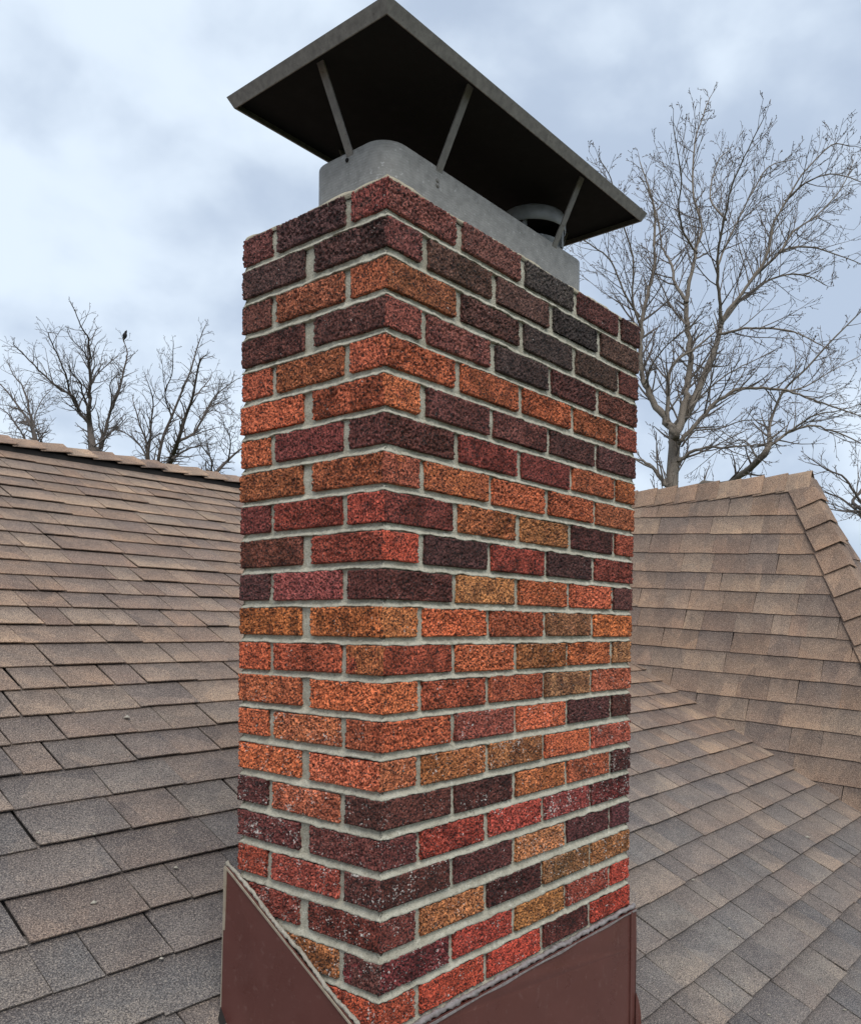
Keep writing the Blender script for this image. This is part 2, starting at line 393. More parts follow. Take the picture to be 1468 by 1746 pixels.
# decks under the shingles
yE, yR = EAVE_Y, RIDGE_Y
deckA = hp(mesh_obj('main_roof', [(-4.6,yE,SA*yE+CA-.012),(VX0+VXM*yE+.3,yE,SA*yE+CA-.012),(VX0+VXM*yR+.3,yR,SA*yR+CA-.012),(-4.6,yR,SA*yR+CA-.012),
     (-4.6,yE,SA*yE+CA-.15),(VX0+VXM*yE+.3,yE,SA*yE+CA-.15),(VX0+VXM*yR+.3,yR,SA*yR+CA-.15),(-4.6,yR,SA*yR+CA-.15)],
     [(0,1,2,3),(7,6,5,4),(0,4,5,1),(1,5,6,2),(2,6,7,3),(3,7,4,0)], MDECK))
zr = SA*yR+CA
backA = hp(mesh_obj('back_roof', [(-4.6,yR,zr-.012),(6.5,yR,zr-.012),(6.5,9.5,zr-3.04),(-4.6,9.5,zr-3.04),(-4.6,yR,zr-.15),(6.5,yR,zr-.15),(6.5,9.5,zr-3.2),(-4.6,9.5,zr-3.2)],
     [(3,2,1,0),(4,5,6,7),(0,1,5,4),(1,2,6,5),(2,3,7,6),(3,0,4,7)], MS, tone=(0.24,0.18,0.14), uvs=[(0,0.3)]*8))
def slab(name, frame, poly, d0=-0.012, d1=-0.15, mat=MDECK):
    o, a1, a2, nn = frame; n_ = len(poly)
    V = [o+a1*u+a2*v+nn*d for d in (d0, d1) for u, v in poly]
    F = [tuple(range(n_)), tuple(range(2*n_-1, n_-1, -1))]+[(i, n_+i, n_+(i+1) % n_, (i+1) % n_) for i in range(n_)]
    return hp(mesh_obj(name, V, F, mat))
polyB = clip([(-4.2,-1.6),(2.6,-1.6),(2.6,2.2),(-4.2,2.2)], [(nvl[0],nvl[1],nvl@va+0.2), planesB[1], planesB[2]])
deckB = slab('wing_roof', frameB, polyB)
deckC = slab('wing_hip_end', frameC, clip([(-1.5,-2),(2.6,-2),(2.6,0),(-1.5,0)], [(nhc[0],nhc[1],-0.005), (1, 0.15, 0.0)]))
wb = oB+e1B*RB0[0]+e2B*RB0[1]
hp(mesh_obj('wing_back_roof', [P_top+nC*-.02, wb-np.array([0,0,.02]), wb+np.array([2.6,0.3,-2.2]), P_top+np.array([2.6,0.3,-2.2]),
     P_top+np.array([0,.0,-.2]), wb-np.array([0,0,.2]), wb+np.array([2.6,0.3,-2.4]), P_top+np.array([2.6,0.3,-2.4])],
     [(0,1,2,3),(7,6,5,4),(0,4,5,1),(1,5,6,2),(2,6,7,3),(3,7,4,0)], MS, tone=(0.24,0.18,0.14), uvs=[(0,0.3)]*8))
for lo, hi in (((-4.3,-3.0,-6.6),(4.0,-2.8,-3.5)),((-4.3,9.0,-6.6),(6.2,9.2,-3.3)),((-4.3,-2.8,-6.6),(-4.1,9.0,-3.45)),((6.0,-2.8,-6.6),(6.2,9.0,-3.45)),((4.0,-3.0,-6.6),(6.0,-2.8,-3.5))):
    v, f = box_mesh(lo, hi); hp(mesh_obj('wall', v, f, MWALL))

# the shingles that show largest are pieces of their own, the rest one field
def visible_area(V, n_):
    q = project(V[:n_])
    if q[:, 2].min() < 0.1: return 0.0
    x = np.clip(q[:, 0], 0, IW); yv = np.clip(q[:, 1], 0, IH)
    ar = 0.5*abs(np.dot(x, np.roll(yv, 1))-np.dot(yv, np.roll(x, 1)))
    cx, cy = q[:, 0].mean(), q[:, 1].mean()
    if 405 < cx < 1078: ar *= 0.05
    return ar
scored = sorted(((visible_area(p[0], len(p[1][0])), i) for i, p in enumerate(pieces)), reverse=True)
single = set(i for a, i in scored[:300] if a > 60)
deck_of = {'A': deckA, 'B': deckB, 'C': deckC}
fields = {k: ([], [], [], []) for k in 'ABC'}
for i, (V, F, tone, U, roof) in enumerate(pieces):
    if i in single:
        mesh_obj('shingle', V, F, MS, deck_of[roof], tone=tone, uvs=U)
    else:
        fv, ff, ft, fu = fields[roof]; b0 = len(fv)
        fv.extend(V); ff.extend(tuple(b0+k for k in f) for f in F); ft.extend([tone]*len(V)); fu.extend(U)
for k, (fv, ff, ft, fu) in fields.items():
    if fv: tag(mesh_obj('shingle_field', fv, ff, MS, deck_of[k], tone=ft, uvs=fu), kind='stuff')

# ridge and hip caps: short bent shingles lapping one another
def cap_piece(a, b, sideL, sideR, up, lift0, lift1, tone, parent, name, half=0.135, half_r=None):
    # a = exposed butt end, b = head; sides: unit vectors down either slope
    V = []; U = []
    prof = [(-1.0, 0), (-0.45, 0), (-0.10, 0), (0.0, 1), (0.10, 0), (0.45, 0), (1.0, 0)]
    wob = [random.uniform(-0.003, 0.003) for _ in prof]
    for top in (1, 0):
        for e, (pt, lf) in enumerate(((a, lift0), (b, lift1))):
            for (s_, c_), w_ in zip(prof, wob):
                side = sideL if s_ < 0 else sideR
                crown = -0.004*(1-min(1, abs(s_)/0.1)) if abs(s_) < 0.1 else 0
                d = pt+side*abs(s_)*(half if s_ < 0 else (half_r or half))*(1+w_*6)+up*(lf+w_+crown-(0 if top else 0.005))
                V.append(d); U.append((s_*half, 0.1 if e == 0 else 0.75))
    n_ = len(prof); F = []
    for k in range(n_-1):
        F.append((k, k+1, n_+k+1, n_+k)); F.append((2*n_+k, 3*n_+k, 3*n_+k+1, 2*n_+k+1))
        F.append((k, 2*n_+k, 2*n_+k+1, k+1)); F.append((n_+k, n_+k+1, 3*n_+k+1, 3*n_+k))
    F += [(0, n_, 3*n_, 2*n_), (n_-1, 3*n_-1, 4*n_-1, 2*n_-1)]
    return mesh_obj(name, V, F, MS, parent, tone=tone, uvs=U)
up = np.array([0, 0, 1.0])
dn_front = -eA; dn_back = np.array([0, 1, -SA])/kA
x = -4.4
while x < 4.9:
    a = np.array([x+0.15, RIDGE_Y, zr]); b = np.array([x-0.03, RIDGE_Y, zr])
    cap_piece(a, b, dn_front, dn_back, up, 0.062+random.uniform(-.004, .005), 0.046, np.array(random.choice(BROWN))*random.uniform(.9, 1.1), deckA, 'ridge_cap', 0.15)
    x += 0.15
vp = [(-.115, -.075), (-.115, -.030), (0, .030), (.115, -.030), (.115, -.075)]
mesh_obj('ridge_vent', [(x_, RIDGE_Y+a, zr+c_) for x_ in (-4.4, 4.8) for a, c_ in vp], [(0,1,2,3,4),(9,8,7,6,5)]+[(i, i+5, (i+1) % 5+5, (i+1) % 5) for i in range(5)], MDECK, deckA)
# wing ridge
dR = (wb-P_top); LR = np.linalg.norm(dR); dR /= LR
sideF = -e2B; sideBk = np.array([0.80, 0.05, -0.60]); sideBk /= np.linalg.norm(sideBk)
s_ = -0.02
while s_ < LR+2.6:
    a = P_top+dR*s_; b = P_top+dR*(s_+0.20)
    cap_piece(a, b, sideF, sideBk, up, 0.046, 0.030+random.uniform(-.003, .003), np.array(random.choice(BROWN))*random.uniform(.95, 1.15), deckB, 'ridge_cap', 0.125)
    s_ += 0.145
# wing hip: butt ends face down the hip
nh = np.cross(hipd, nB); nh *= -np.sign(nh@e1B)       # in the wing slope, away from the hip
nh2 = np.cross(hipd, nC); nh2 *= np.sign(nh2@hz)
uph = nB+nC; uph /= np.linalg.norm(uph)
s_ = 0.03
while s_ < 3.0:
    a = P_top+hipd*(s_+0.162); b = P_top+hipd*(s_-0.03)
    cap_piece(a, b, nh, nh2, uph, 0.034+random.uniform(-.003, .004), 0.014, np.array(random.choice(BROWN[:4]))*random.uniform(.95, 1.15), deckB, 'hip_cap', 0.15, 0.085)
    s_ += 0.162

# ------------------------------------------------------------------ brick chimney
CW, CD = 0.9147, 0.4046
BL, BD, BH = 0.1875, 0.0905, 0.0532
MX = (CW-BD)/4                              # module along the long face
MY = CD/2
rowz = np.interp(np.arange(1, 25), [1,2,3,4,5,6,13,14,15,16,18,19,20,21,22,24], [-.001,-.068,-.136,-.2055,-.272,-.3405,-.811,-.8767,-.9436,-1.0125,-1.150,-1.2197,-1.292,-1.3655,-1.434,-1.570])
def bulge(z): return 1+np.interp(-z, [0, 0.4, 0.8, 1.3, 1.6], [0.020, 0.003, -0.010, -0.008, -0.004])/CW
chimney = tag(empty('brick_chimney', (0, 0, -2.0)), 'tall rectangular chimney of red, orange and near-black textured bricks with brown metal flashing', 'chimney')
def cp(o): o.parent = chimney; o.matrix_parent_inverse = Matrix.Translation((0, 0, 2.0)); return o

def brick_mesh(seed):
    nl, nd, nh_ = 112, 54, 32
    # perimeter of the plan, counter-clockwise
    per = []
    hl, hd = BL/2, BD/2
    for i in range(nl): per.append((-hl+BL*i/nl, -hd, 0, -1, BL*i/nl))
    for i in range(nd): per.append((hl, -hd+BD*i/nd, 1, 0, BL+BD*i/nd))
    for i in range(nl): per.append((hl-BL*i/nl, hd, 0, 1, BL+BD+BL*i/nl))
    for i in range(nd): per.append((-hl, hd-BD*i/nd, -1, 0, 2*BL+BD+BD*i/nd))
    per = np.array(per); n_ = len(per)
    nx = per[:, 2].copy(); ny = per[:, 3].copy()
    for c in (0, nl, nl+nd, 2*nl+nd):
        nx[c] = (per[c, 2]+per[c-1, 2])*0.7; ny[c] = (per[c, 3]+per[c-1, 3])*0.7
    zz = np.linspace(-BH/2, BH/2, nh_+1)
    S, Z = np.meshgrid(per[:, 4], zz)
    # vertical torn ribs broken into crumbs, with deep pits between
    wob = (fbm(S*60, Z*45, 0, seed, 2)-0.5)*0.010
    rib = np.abs(np.sin(np.pi*(S+wob)/0.0064))
    crumb = fbm(S*285, Z*250, 3.1, seed+5, 2)
    pit = np.clip((crumb-0.46)*5.5, 0, 1)
    ribbed = np.clip((fbm(S*14, Z*8, 0, seed+9, 2)-0.36)*5, 0, 1)
    onend = (np.abs(per[:, 2]) > 0.5)[None, :]
    ribbed = np.where(onend, 1.0, ribbed)
    amp = np.where(onend, 0.6, 1.0)*[1.0, 0.7, 1.15, 0.85, 0.55, 1.0, 1.2, 0.75][((seed-100)//37) % 8]
    d = 0.0010-0.0036*amp*pit*(0.6+0.4*rib)-0.0040*(1-rib)**2*ribbed
    d += (vnoise(S*430, Z*430, 0, seed+31)-0.5)*0.0026 + (fbm(S*22, Z*22, 0, seed+40, 2)-0.5)*0.0016
    edge = np.minimum(Z+BH/2, BH/2-Z)
    chew = (fbm(S*120, Z*40, 0, seed+50, 2))*0.004
    d -= np.clip(1-edge/(0.0008+chew*0.4), 0, 1)**1.5*0.0022
    X = per[None, :, 0]+nx[None]*d; Y = per[None, :, 1]+ny[None]*d
    V = np.stack([X, Y, Z], -1).reshape(-1, 3)
    F = []
    for r in range(nh_):
        a = r*n_
        for c in range(n_):
            c2 = (c+1) % n_
            F.append((a+c, a+c2, a+n_+c2, a+n_+c))
    F.append(tuple(range(n_-1, -1, -1))); F.append(tuple(nh_*n_+k for k in range(n_)))
    me = bpy.data.meshes.new('brick'); me.from_pydata(V.tolist(), [], F); me.materials.append(MB)
    me.polygons.foreach_set('use_smooth', [True]*(len(F)-2)+[False, False]); me.update()
    return me
BRICKS = [brick_mesh(100+37*k) for k in range(8)]

# colours by course: left face (far end to corner), right face (corner to far end)
ROWS = [
 ('6b4044 5a3f45 8a4446', '6b3f3f 664040 3f3c42 5f3a3c 4a3235'),
 ('5b4145 5e4044', '7a4244 5f4440 5e4444 3d3a40 4d3a38'),
 ('6b423f 9a5a45 a8593f', '8a5238 5f3f40 443a3e 4a3a38 5b3535'),
 ('683f3f 6a4343', '8f4a45 6d3f40 4a3c40 5a3638 6e423c'),
 ('a85540 9c5a3c b05a48', 'a8583a a35638 b5603c 9a5538 84453c'),
 ('b0593c ac583f', 'b5683c 643a3c 6d4040 553638 503438'),
 ('b5603f 74393c 5f373a', '663a3b 8a3f3c 7a3a3a a85a3c b5693c'),
 ('9c5a38 a55a3a', '8a4a45 9c5638 a5573a 9a5035 8f5035'),
 ('73383a 8f3f38 b04a3c', '7a3a38 a5603c a0683f 5a3438 a5503f'),
 ('74423a 94453a', 'b84a35 452f33 8f3d35 4d3438 84403a'),
 ('5c3a3f 8a474c 5b3335', '5f3535 98653f b5603c ab573c 5f3a3c'),
 ('b56a35 ba6a38', 'a56c42 b05a35 9c4f35 906248 c8703a'),
 ('b5583a b0553c a56a3c', '9c4835 a85838 9a6038 bd6a3f 8f6548'),
 ('a5583a b8603a', 'bd683c a8523a a5553a a07452 b0604a'),
 ('ba6240 a86045 94513a', 'a04f35 84453f b05a3a 4f3236 4d2f2f'),
 ('bd6640 ba6045', '9a6240 a8683f a0683f b0583a b0584a'),
 ('5c3438 bd6a50 553636', '54302f 5c3535 b56a3f ab5a3f 4f2d30'),
 ('613338 66383a', '5c2f33 9c3f35 9c4038 7a3638 702f33'),
 ('9a4535 a04a42 5f383a', '55302f 5a3236 b5764f 4f2f36 55303a'),
 ('7a3a35 743833', '5f3335 9a6240 4d2a2d 8f6344 9c6840'),
 ('943f35 a86a3f 54403c', '74323a 94382f 8a5c35 843a30 9a3a30'),
 ('7a3a35 94402f', '9a452f 9a3d2a a53a2d 5f2f2f a83c2f'),
 ('7a3a35 8a4035 9a452f', '8a4035 94402f 6a3a35 843a30 9a3a30'),
]
RANDC = '6b4044 9a5a45 b0593c 5a3f45 8f3f38 a5573a'.split()
GAINB = 1.60
def place_brick(cx, cy, z, along_y, col, endc=None, bloom=0.0, dark=0.0):
    def tone(h):
        q = lin(h)*GAINB; l_ = q@np.array([.3, .59, .11]); q = q*0.86+l_*0.14
        dk = float(np.clip((0.10-l_)/0.06, 0, 1))
        return q*np.array([1.05+0.08*dk, 0.98-0.06*dk, 0.79-0.12*dk])
    c = tone(col)
    e = tone(endc)*0.62+c*0.38 if endc else c
    o = bpy.data.objects.new('brick', random.choice(BRICKS)); COL.objects.link(o)
    flip = 0 if endc else random.choice((0, math.pi))
    o.location = (cx*bulge(z)+random.uniform(-.0008, .0008), cy+random.uniform(-.0008, .0008), z-BH/2+random.uniform(-.0012, .0012))
    o.rotation_euler = (random.uniform(-.006, .006), random.uniform(-.006, .006), (math.pi/2 if along_y else 0)+flip+random.uniform(-.006, .006))
    o.scale = (1, 1, random.uniform(0.97, 1.03))
    o.color = (*np.clip(c, 0, 1), 1)
    k = random.choice([0.45, 0.55, 0.7, 1.2, 1.35]); s2 = np.clip(c*k*np.array([1, random.uniform(.92, 1.05), random.uniform(.9, 1.03)]), 0, 1)
    o['end_tone'] = [float(q) for q in np.clip(e, 0, 1)]; o['second_tone'] = [float(q) for q in s2]; o['bloom'] = float(bloom)
    cp(o)
for r, (ls, rs) in enumerate(ROWS):
    z = rowz[r]; Lc = ls.split(); Rc = rs.split()
    bl = float(np.interp(r, [0, 8, 12, 16, 22], [0.15, 0.0, 0.35, 0.85, 0.55]))
    B_ = lambda: max(0.0, bl*random.uniform(0.5, 1.3))
    if r % 2 == 0:      # long face leads at the near corner
        place_brick(BL/2, BD/2, z, False, Rc[0], Lc[2], B_())
        for k in (1, 2, 3): place_brick(BL/2+MX*k, BD/2, z, False, Rc[k], None, B_())
        place_brick(CW-BD/2, BL/2, z, True, Rc[4], None, B_())
        place_brick(BD/2, BD+(CD-2*BD)/2, z, True, Lc[1], None, B_())
        place_brick(BL/2, CD-BD/2, z, False, Lc[0], Lc[0], B_())
        for k in (1, 2, 3): place_brick(BL/2+MX*k, CD-BD/2, z, False, random.choice(RANDC), None, B_())
        place_brick(CW-BD/2, CD-BL/2, z, True, random.choice(RANDC), None, B_())
    else:
        place_brick(BD/2, BL/2, z, True, Lc[1], Rc[0], B_())
        place_brick(BD/2, CD-BL/2, z, True, Lc[0], None, B_())
        for k in range(4): place_brick(CW-BL/2-MX*(3-k), BD/2, z, False, Rc[k+1], None, B_())
        for k in range(4): place_brick(CW-BL/2-MX*k, CD-BD/2, z, False, random.choice(RANDC), None, B_())
        place_brick(CW-BD/2, BD+(CD-2*BD)/2, z, True, random.choice(RANDC), None, B_())

# mortar: tooled bed joints as wavy bands, recessed body for the head joints
def ring_path(step, inset, w=CW, d=CD):
    P = []
    for (x0, y0, x1, y1, nx, ny) in ((inset,inset,w-inset,inset,0,-1),(w-inset,inset,w-inset,d-inset,1,0),(w-inset,d-inset,inset,d-inset,0,1),(inset,d-inset,inset,inset,-1,0)):
        n_ = max(2, int(math.hypot(x1-x0, y1-y0)/step))
        for i in range(n_):
            t = i/n_; cn = (nx, ny)
            P.append((x0+(x1-x0)*t, y0+(y1-y0)*t, nx, ny))
    P = np.array(P)
    prev = np.roll(P, 1, 0)
    turn = (np.abs(P[:, 2]-prev[:, 2]) > 0.5)
    P[turn, 2:] = P[turn, 2:]+prev[turn, 2:]
    return P
PATH = ring_path(0.0035, 0.0)
sarc = np.arange(len(PATH))*0.0035
def bed_joint(zt, zb, k):
    # profile from the top edge (raked back under the upper brick) to the lower edge (pressed over the lower brick)
    prof = [(0.020, 0.0015), (0.0112, 0.000), (0.0094, -0.14), (0.0070, -0.36), (0.0042, -0.60), (0.0018, -0.82), (0.0006, -0.98), (0.0030, -1.04), (0.02, -1.06)]
    h = zt-zb; rings = []
    edge_t = (fbm(sarc*38, k*3.3, 0, 3, 4)-0.5)*0.0075
    edge_b = (fbm(sarc*32, k*5.1, 0, 4, 4)-0.5)*0.0085
    for j, (ins, fz) in enumerate(prof):
        if j == 0: zz = np.full(len(PATH), zt+0.002)
        elif j == 1: zz = zt+0.0005+edge_t*0.6
        else:
            zz = zt+fz*h+edge_t*(1+fz)*0.8+edge_b*(-fz)*0.9
        ii = ins+(fbm(sarc*45, j*0.7+k*9, 0, 6, 3)-0.5)*0.0034+(vnoise(sarc*170, j*1.7+k, 0, 8)-0.5)*0.0028
        if j in (0, 8): ii = np.full(len(PATH), ins)
        X = (PATH[:, 0]-PATH[:, 2]*ii)*bulge(zt); Y = PATH[:, 1]-PATH[:, 3]*ii
        rings.append(np.stack([X, Y, zz], -1))
    n_ = len(PATH); V = np.concatenate(rings); F = []
    for j in range(len(prof)-1):
        a = (j+1)*n_; b = j*n_
        for c in range(n_):
            c2 = (c+1) % n_
            F.append((a+c, a+c2, b+c2, b+c))
    cp(mesh_obj('mortar_joint', V, F, MM, None, True))
for r in range(23):
    bed_joint(rowz[r]-BH-0.0005, rowz[r+1]+0.0005, r)
# body
zs = np.arange(-1.9, 0.001, 0.006); PB = ring_path(0.006, 0.0); sb = np.arange(len(PB))*0.006
S, Z = np.meshgrid(sb, zs)
ins = 0.0072+(fbm(S*30, Z*30, 0, 61, 3)-0.5)*0.006+(fbm(S*110, Z*110, 0, 62, 2)-0.5)*0.003
X = (PB[None, :, 0]-PB[None, :, 2]*ins)*bulge(Z); Y = PB[None, :, 1]-PB[None, :, 3]*ins
V = np.stack([X, Y, Z], -1).reshape(-1, 3); n_ = len(PB); F = []
for r in range(len(zs)-1):
    a = r*n_
    for c in range(n_):
        c2 = (c+1) % n_; F.append((a+c, a+c2, a+n_+c2, a+n_+c))
F.append(tuple((len(zs)-1)*n_+k for k in range(n_)))
cp(mesh_obj('mortar_body', V, F, MM, None, True))
# crown wash on top
PC = ring_path(0.008, 0.0); sc_ = np.arange(len(PC))*0.008
prof = [(0.006, -0.006), (0.003, -0.001), (0.007, 0.006), (0.03, 0.016), (0.095, 0.036), (0.13, 0.036)]
rings = []
for j, (ii, zz) in enumerate(prof):
    w_ = (fbm(sc_*14, j*0.5, 0, 71, 4)-0.5)*(0.013 if j < 4 else 0.004)
    jj = ii+(fbm(sc_*30, j*0.9, 0, 72, 3)-0.5)*0.006
    rings.append(np.stack([np.clip(PC[:, 0], jj, CW-jj)*bulge(0), np.clip(PC[:, 1], jj, CD-jj), zz+w_*np.ones(len(PC))], -1))
V = np.concatenate(rings); n_ = len(PC); F = []
for j in range(len(prof)-1):
    for c in range(n_):
        c2 = (c+1) % n_; F.append((j*n_+c, j*n_+c2, (j+1)*n_+c2, (j+1)*n_+c))
cp(mesh_obj('mortar_crown', V, F, MCROWN, None, True))

# ---- brown flashing round the foot
def sheet(name, pts, off, mat, parent, th=0.002):
    P = np.array(pts); n_ = len(P); off = np.array(off)
    V = np.concatenate([P, P+off*th]); F = [tuple(range(n_)), tuple(range(2*n_-1, n_-1, -1))]+[(i, n_+i, n_+(i+1) % n_, (i+1) % n_) for i in range(n_)]
    o = mesh_obj(name, V, F, mat, None)
    if parent is chimney: cp(o)
    elif parent: o.parent = parent; o.matrix_parent_inverse = parent.matrix_world.inverted() if False else Matrix.Identity(4)
    return o
FX, FY = -0.012, -0.013
def ztopL(y): return -1.5095+0.5665*y
ys_ = np.linspace(FY, 0.428, 40)
top = [(FX+0.0015*math.sin(y*23), y, ztopL(y)+(fbm(np.array(y*30), 0.3, 0, 81, 2)-0.5)*0.005) for y in ys_]
flashL = sheet('flashing', top+[(FX, 0.432, -1.30), (FX-0.004, 0.438, -1.70), (FX, 0.2, -1.85), (FX, FY, -1.95)], (1, 0, 0), MFLASH, chimney)
flashL['label'] = 'brown flashing sheet with a slanting top edge'
xs_ = np.linspace(FX, 0.925, 40)
def ztopR(x): return -1.503+0.006*x
topr = [(x, FY+0.001*math.sin(x*17), ztopR(x)+(fbm(np.array(x*25), 0.7, 0, 82, 2)-0.5)*0.003) for x in xs_]
flashR = sheet('flashing', topr+[(0.929, FY, -1.60), (0.926, FY, -1.92), (FX, FY, -1.95)], (0, 1, 0), MFLASH, chimney)
# returned edges and side sheets
sheet('flashing', [(0.926, FY, -1.502), (0.926, CD+.01, -1.26), (0.926, CD+.01, -1.7), (0.926, FY, -1.92)], (-1, 0, 0), MFLASH, chimney)
sheet('flashing_edge', [(FX-0.003, 0.422, -1.275), (FX-0.003, 0.431, -1.272), (FX-0.003, 0.433, -1.40), (FX-0.003, 0.427, -1.40)], (1, 0, 0), MBARE, chimney)
sheet('flashing_edge', [(FX+0.004, 0.434, -1.270), (FX+0.004, 0.4395, -1.272), (FX-0.002, 0.4435, -1.66), (FX-0.002, 0.438, -1.66)], (1, 0, 0), MBARE, chimney)
sheet('flashing_seam', [(0.893, FY-0.0035, -1.500), (0.9, FY-0.0035, -1.500), (0.9, FY-0.0035, -1.92), (0.893, FY-0.0035, -1.92)], (0, 1, 0), MFLASH, chimney)
def bead(name, path, rad, mat, seed, squash=(1, 1, 1), sides=8):
    P = np.array(path); n_ = len(P); V = []; F = []
    tg = np.gradient(P, axis=0); tg /= np.linalg.norm(tg, axis=1)[:, None]
    for i in range(n_):
        a = np.cross(tg[i], [0.3, 0.2, 0.9]); a /= np.linalg.norm(a); b = np.cross(tg[i], a)
        for s in range(sides):
            an = 2*math.pi*s/sides
            rr = rad*(0.05+2.1*float(fbm(np.array(i*0.55), s*0.9, 0, seed, 3)))
            V.append(P[i]+(a*math.cos(an)+b*math.sin(an))*rr)
    for i in range(n_-1):
        for s in range(sides):
            s2 = (s+1) % sides; F.append((i*sides+s, i*sides+s2, (i+1)*sides+s2, (i+1)*sides+s))
    F.append(tuple(range(sides-1, -1, -1))); F.append(tuple((n_-1)*sides+k for k in range(sides)))
    return cp(mesh_obj(name, V, F, mat, None, True))
yl = np.linspace(-0.005, 0.43, 130)
bead('caulk_bead', [(-0.007+0.002*math.sin(y*41), y, ztopL(y)+0.002+0.0045*float(fbm(np.array(y*45), 0.2, 0, 95, 3))) for y in yl], 0.0034, MCAULK, 91)
sheet('flashing_hem', [(FX-0.002, y, ztopL(y)-0.001) for y in ys_[::3]]+[(FX-0.002, y, ztopL(y)-0.006) for y in ys_[::-3]], (1, 0, 0), MBARE, chimney)
xl = np.linspace(-0.01, 0.925, 160)
bead('caulk_bead', [(x, -0.007, ztopR(x)+0.006+0.002*math.sin(x*60)*random.random()) for x in xl], 0.0050, MHEM, 93)
sheet('flashing_hem', [(x, FY-0.0022, ztopR(x)-0.002) for x in xs_[::3]]+[(x, FY-0.0022, ztopR(x)-0.006+0.002*math.sin(x*31)) for x in xs_[::-3]], (0, 1, 0), MHEM, chimney)
# curled corner at the right, and a dark sheet standing in for shadow at left
def roofz(y): return SA*y+CA
sheet('flashing_flange', [(0.922, FY-.005, -1.715), (0.934, FY-.005, -1.735), (0.943, FY-.008, -1.775), (0.948, FY-.010, -1.93), (0.918, FY-.006, -1.93)], (0, 1, 0), MFLASH, chimney)
sheet('flashing_shade', [(-0.016, 0.437, -1.56), (-0.030, 0.425, -1.575), (-0.030, 0.41, -1.60), (-0.014, 0.41, -1.60)], (1, 0, 0), MDECK, chimney)

# ------------------------------------------------------------------ chimney cap
cap = tag(empty('chimney_cap', (CW/2, CD/2, 0.0)), 'grey sheet metal chimney cap with flat lid on splayed struts above a rounded collar', 'chimney cap')
def kp(o): o.parent = cap; o.matrix_parent_inverse = Matrix.Translation((-CW/2, -CD/2, 0.0)); return o
IN, RC, ZT = 0.092, 0.052, 0.146
def rrect(inset, r, w=CW, d=CD, n=9, z=0.0):
    P = []
    for cx, cy, a0 in ((w-inset-r, inset+r, -90), (w-inset-r, d-inset-r, 0), (inset+r, d-inset-r, 90), (inset+r, inset+r, 180)):
        for i in range(n+1):
            a = math.radians(a0+90*i/n); P.append((cx+r*math.cos(a), cy+r*math.sin(a), z))
    return np.array(P)
def loft(name, rings, mat, closed_cap=False, smooth=True):
    n_ = len(rings[0]); V = np.concatenate(rings); F = []
    for j in range(len(rings)-1):
        for c in range(n_):
            c2 = (c+1) % n_; F.append((j*n_+c, j*n_+c2, (j+1)*n_+c2, (j+1)*n_+c))
    if closed_cap: F.append(tuple((len(rings)-1)*n_+k for k in range(n_)))
    return kp(mesh_obj(name, V, F, mat, None, smooth))
def zoff(P, z): Q = P.copy(); Q[:, 2] = z; return Q
o1 = rrect(IN, RC); o2 = rrect(IN+0.002, RC-0.002)
collar = loft('collar', [zoff(o1, 0.0), zoff(o1, ZT-0.001), zoff(rrect(IN+.001, RC-.001), ZT), zoff(o2, ZT-0.001), zoff(o2, 0.0)], MCOLLAR)
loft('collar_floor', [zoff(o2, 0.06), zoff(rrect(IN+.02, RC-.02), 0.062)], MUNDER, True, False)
# lid: flat sheet with a turned-down lip
LX0, LY0, LX1, LY1, LZ = -0.010, -0.006, 0.924, 0.4215, 0.2665
def rect(o, z): return np.array([(LX0-o, LY0-o, z), (LX1+o, LY0-o, z), (LX1+o, LY1+o, z), (LX0-o, LY1+o, z)])
kp(mesh_obj('lid', np.concatenate([rect(0.0095, LZ+0.0218), rect(0.006, LZ+0.0212), np.array([(CW/2-.25, CD/2, LZ+0.035), (CW/2+.25, CD/2, LZ+0.035)])]),
   [(0,1,9,8),(1,2,9),(2,3,8,9),(3,0,8)], MLID))
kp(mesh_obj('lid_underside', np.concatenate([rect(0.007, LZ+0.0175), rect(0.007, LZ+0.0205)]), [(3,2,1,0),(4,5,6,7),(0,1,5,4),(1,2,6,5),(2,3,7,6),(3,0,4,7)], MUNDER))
A_, B_2, C_, D_ = rect(0.011, LZ+0.0218), rect(0.0, LZ), rect(-0.003, LZ+0.001), rect(0.0075, LZ+0.0208)
V = np.concatenate([A_, B_2, C_, D_]); F = []
for j in range(3):
    for c in range(4):
        c2 = (c+1) % 4; F.append((j*4+c2, j*4+c, (j+1)*4+c, (j+1)*4+c2))
for c in range(4):
    c2 = (c+1) % 4; F.append((12+c2, 12+c, c, c2))
kp(mesh_obj('lid_lip', V, F, MLID))
def strut(b, t, wdir, half=0.0085):
    b, t, wd = map(np.array, (b, t, wdir)); wd = wd*half
    d = (t-b)/np.linalg.norm(t-b); nn = np.cross(d, wd/np.linalg.norm(wd))*0.0016
    foot = b-np.array([0, 0, 0.035]); head = t+np.array([nn[0], nn[1], 0])/0.0016*0.03
    V = []
    for P_ in (foot, b, b+d*0.02, t-d*0.01, t):
        for s_ in ((-1, -1), (1, -1), (1, 1), (-1, 1)): V.append(P_+wd*s_[0]+nn*s_[1])
    F = [(3,2,1,0)]+[(4*j+c, 4*j+(c+1) % 4, 4*j+4+(c+1) % 4, 4*j+4+c) for j in range(4) for c in range(4)]+[(16,17,18,19)]
    kp(mesh_obj('strut', V, F, MSTRUT))
strut((IN+.006, .190, .128), (.019, .197, .287), (0, 1, 0))
strut((.242, IN+.006, .128), (.250, .018, .287), (1, 0, 0))
strut((.668, IN+.006, .128), (.675, .020, .287), (1, 0, 0))
strut((CW-IN-.006, .205, .128), (CW-.019, .205, .287), (0, 1, 0))
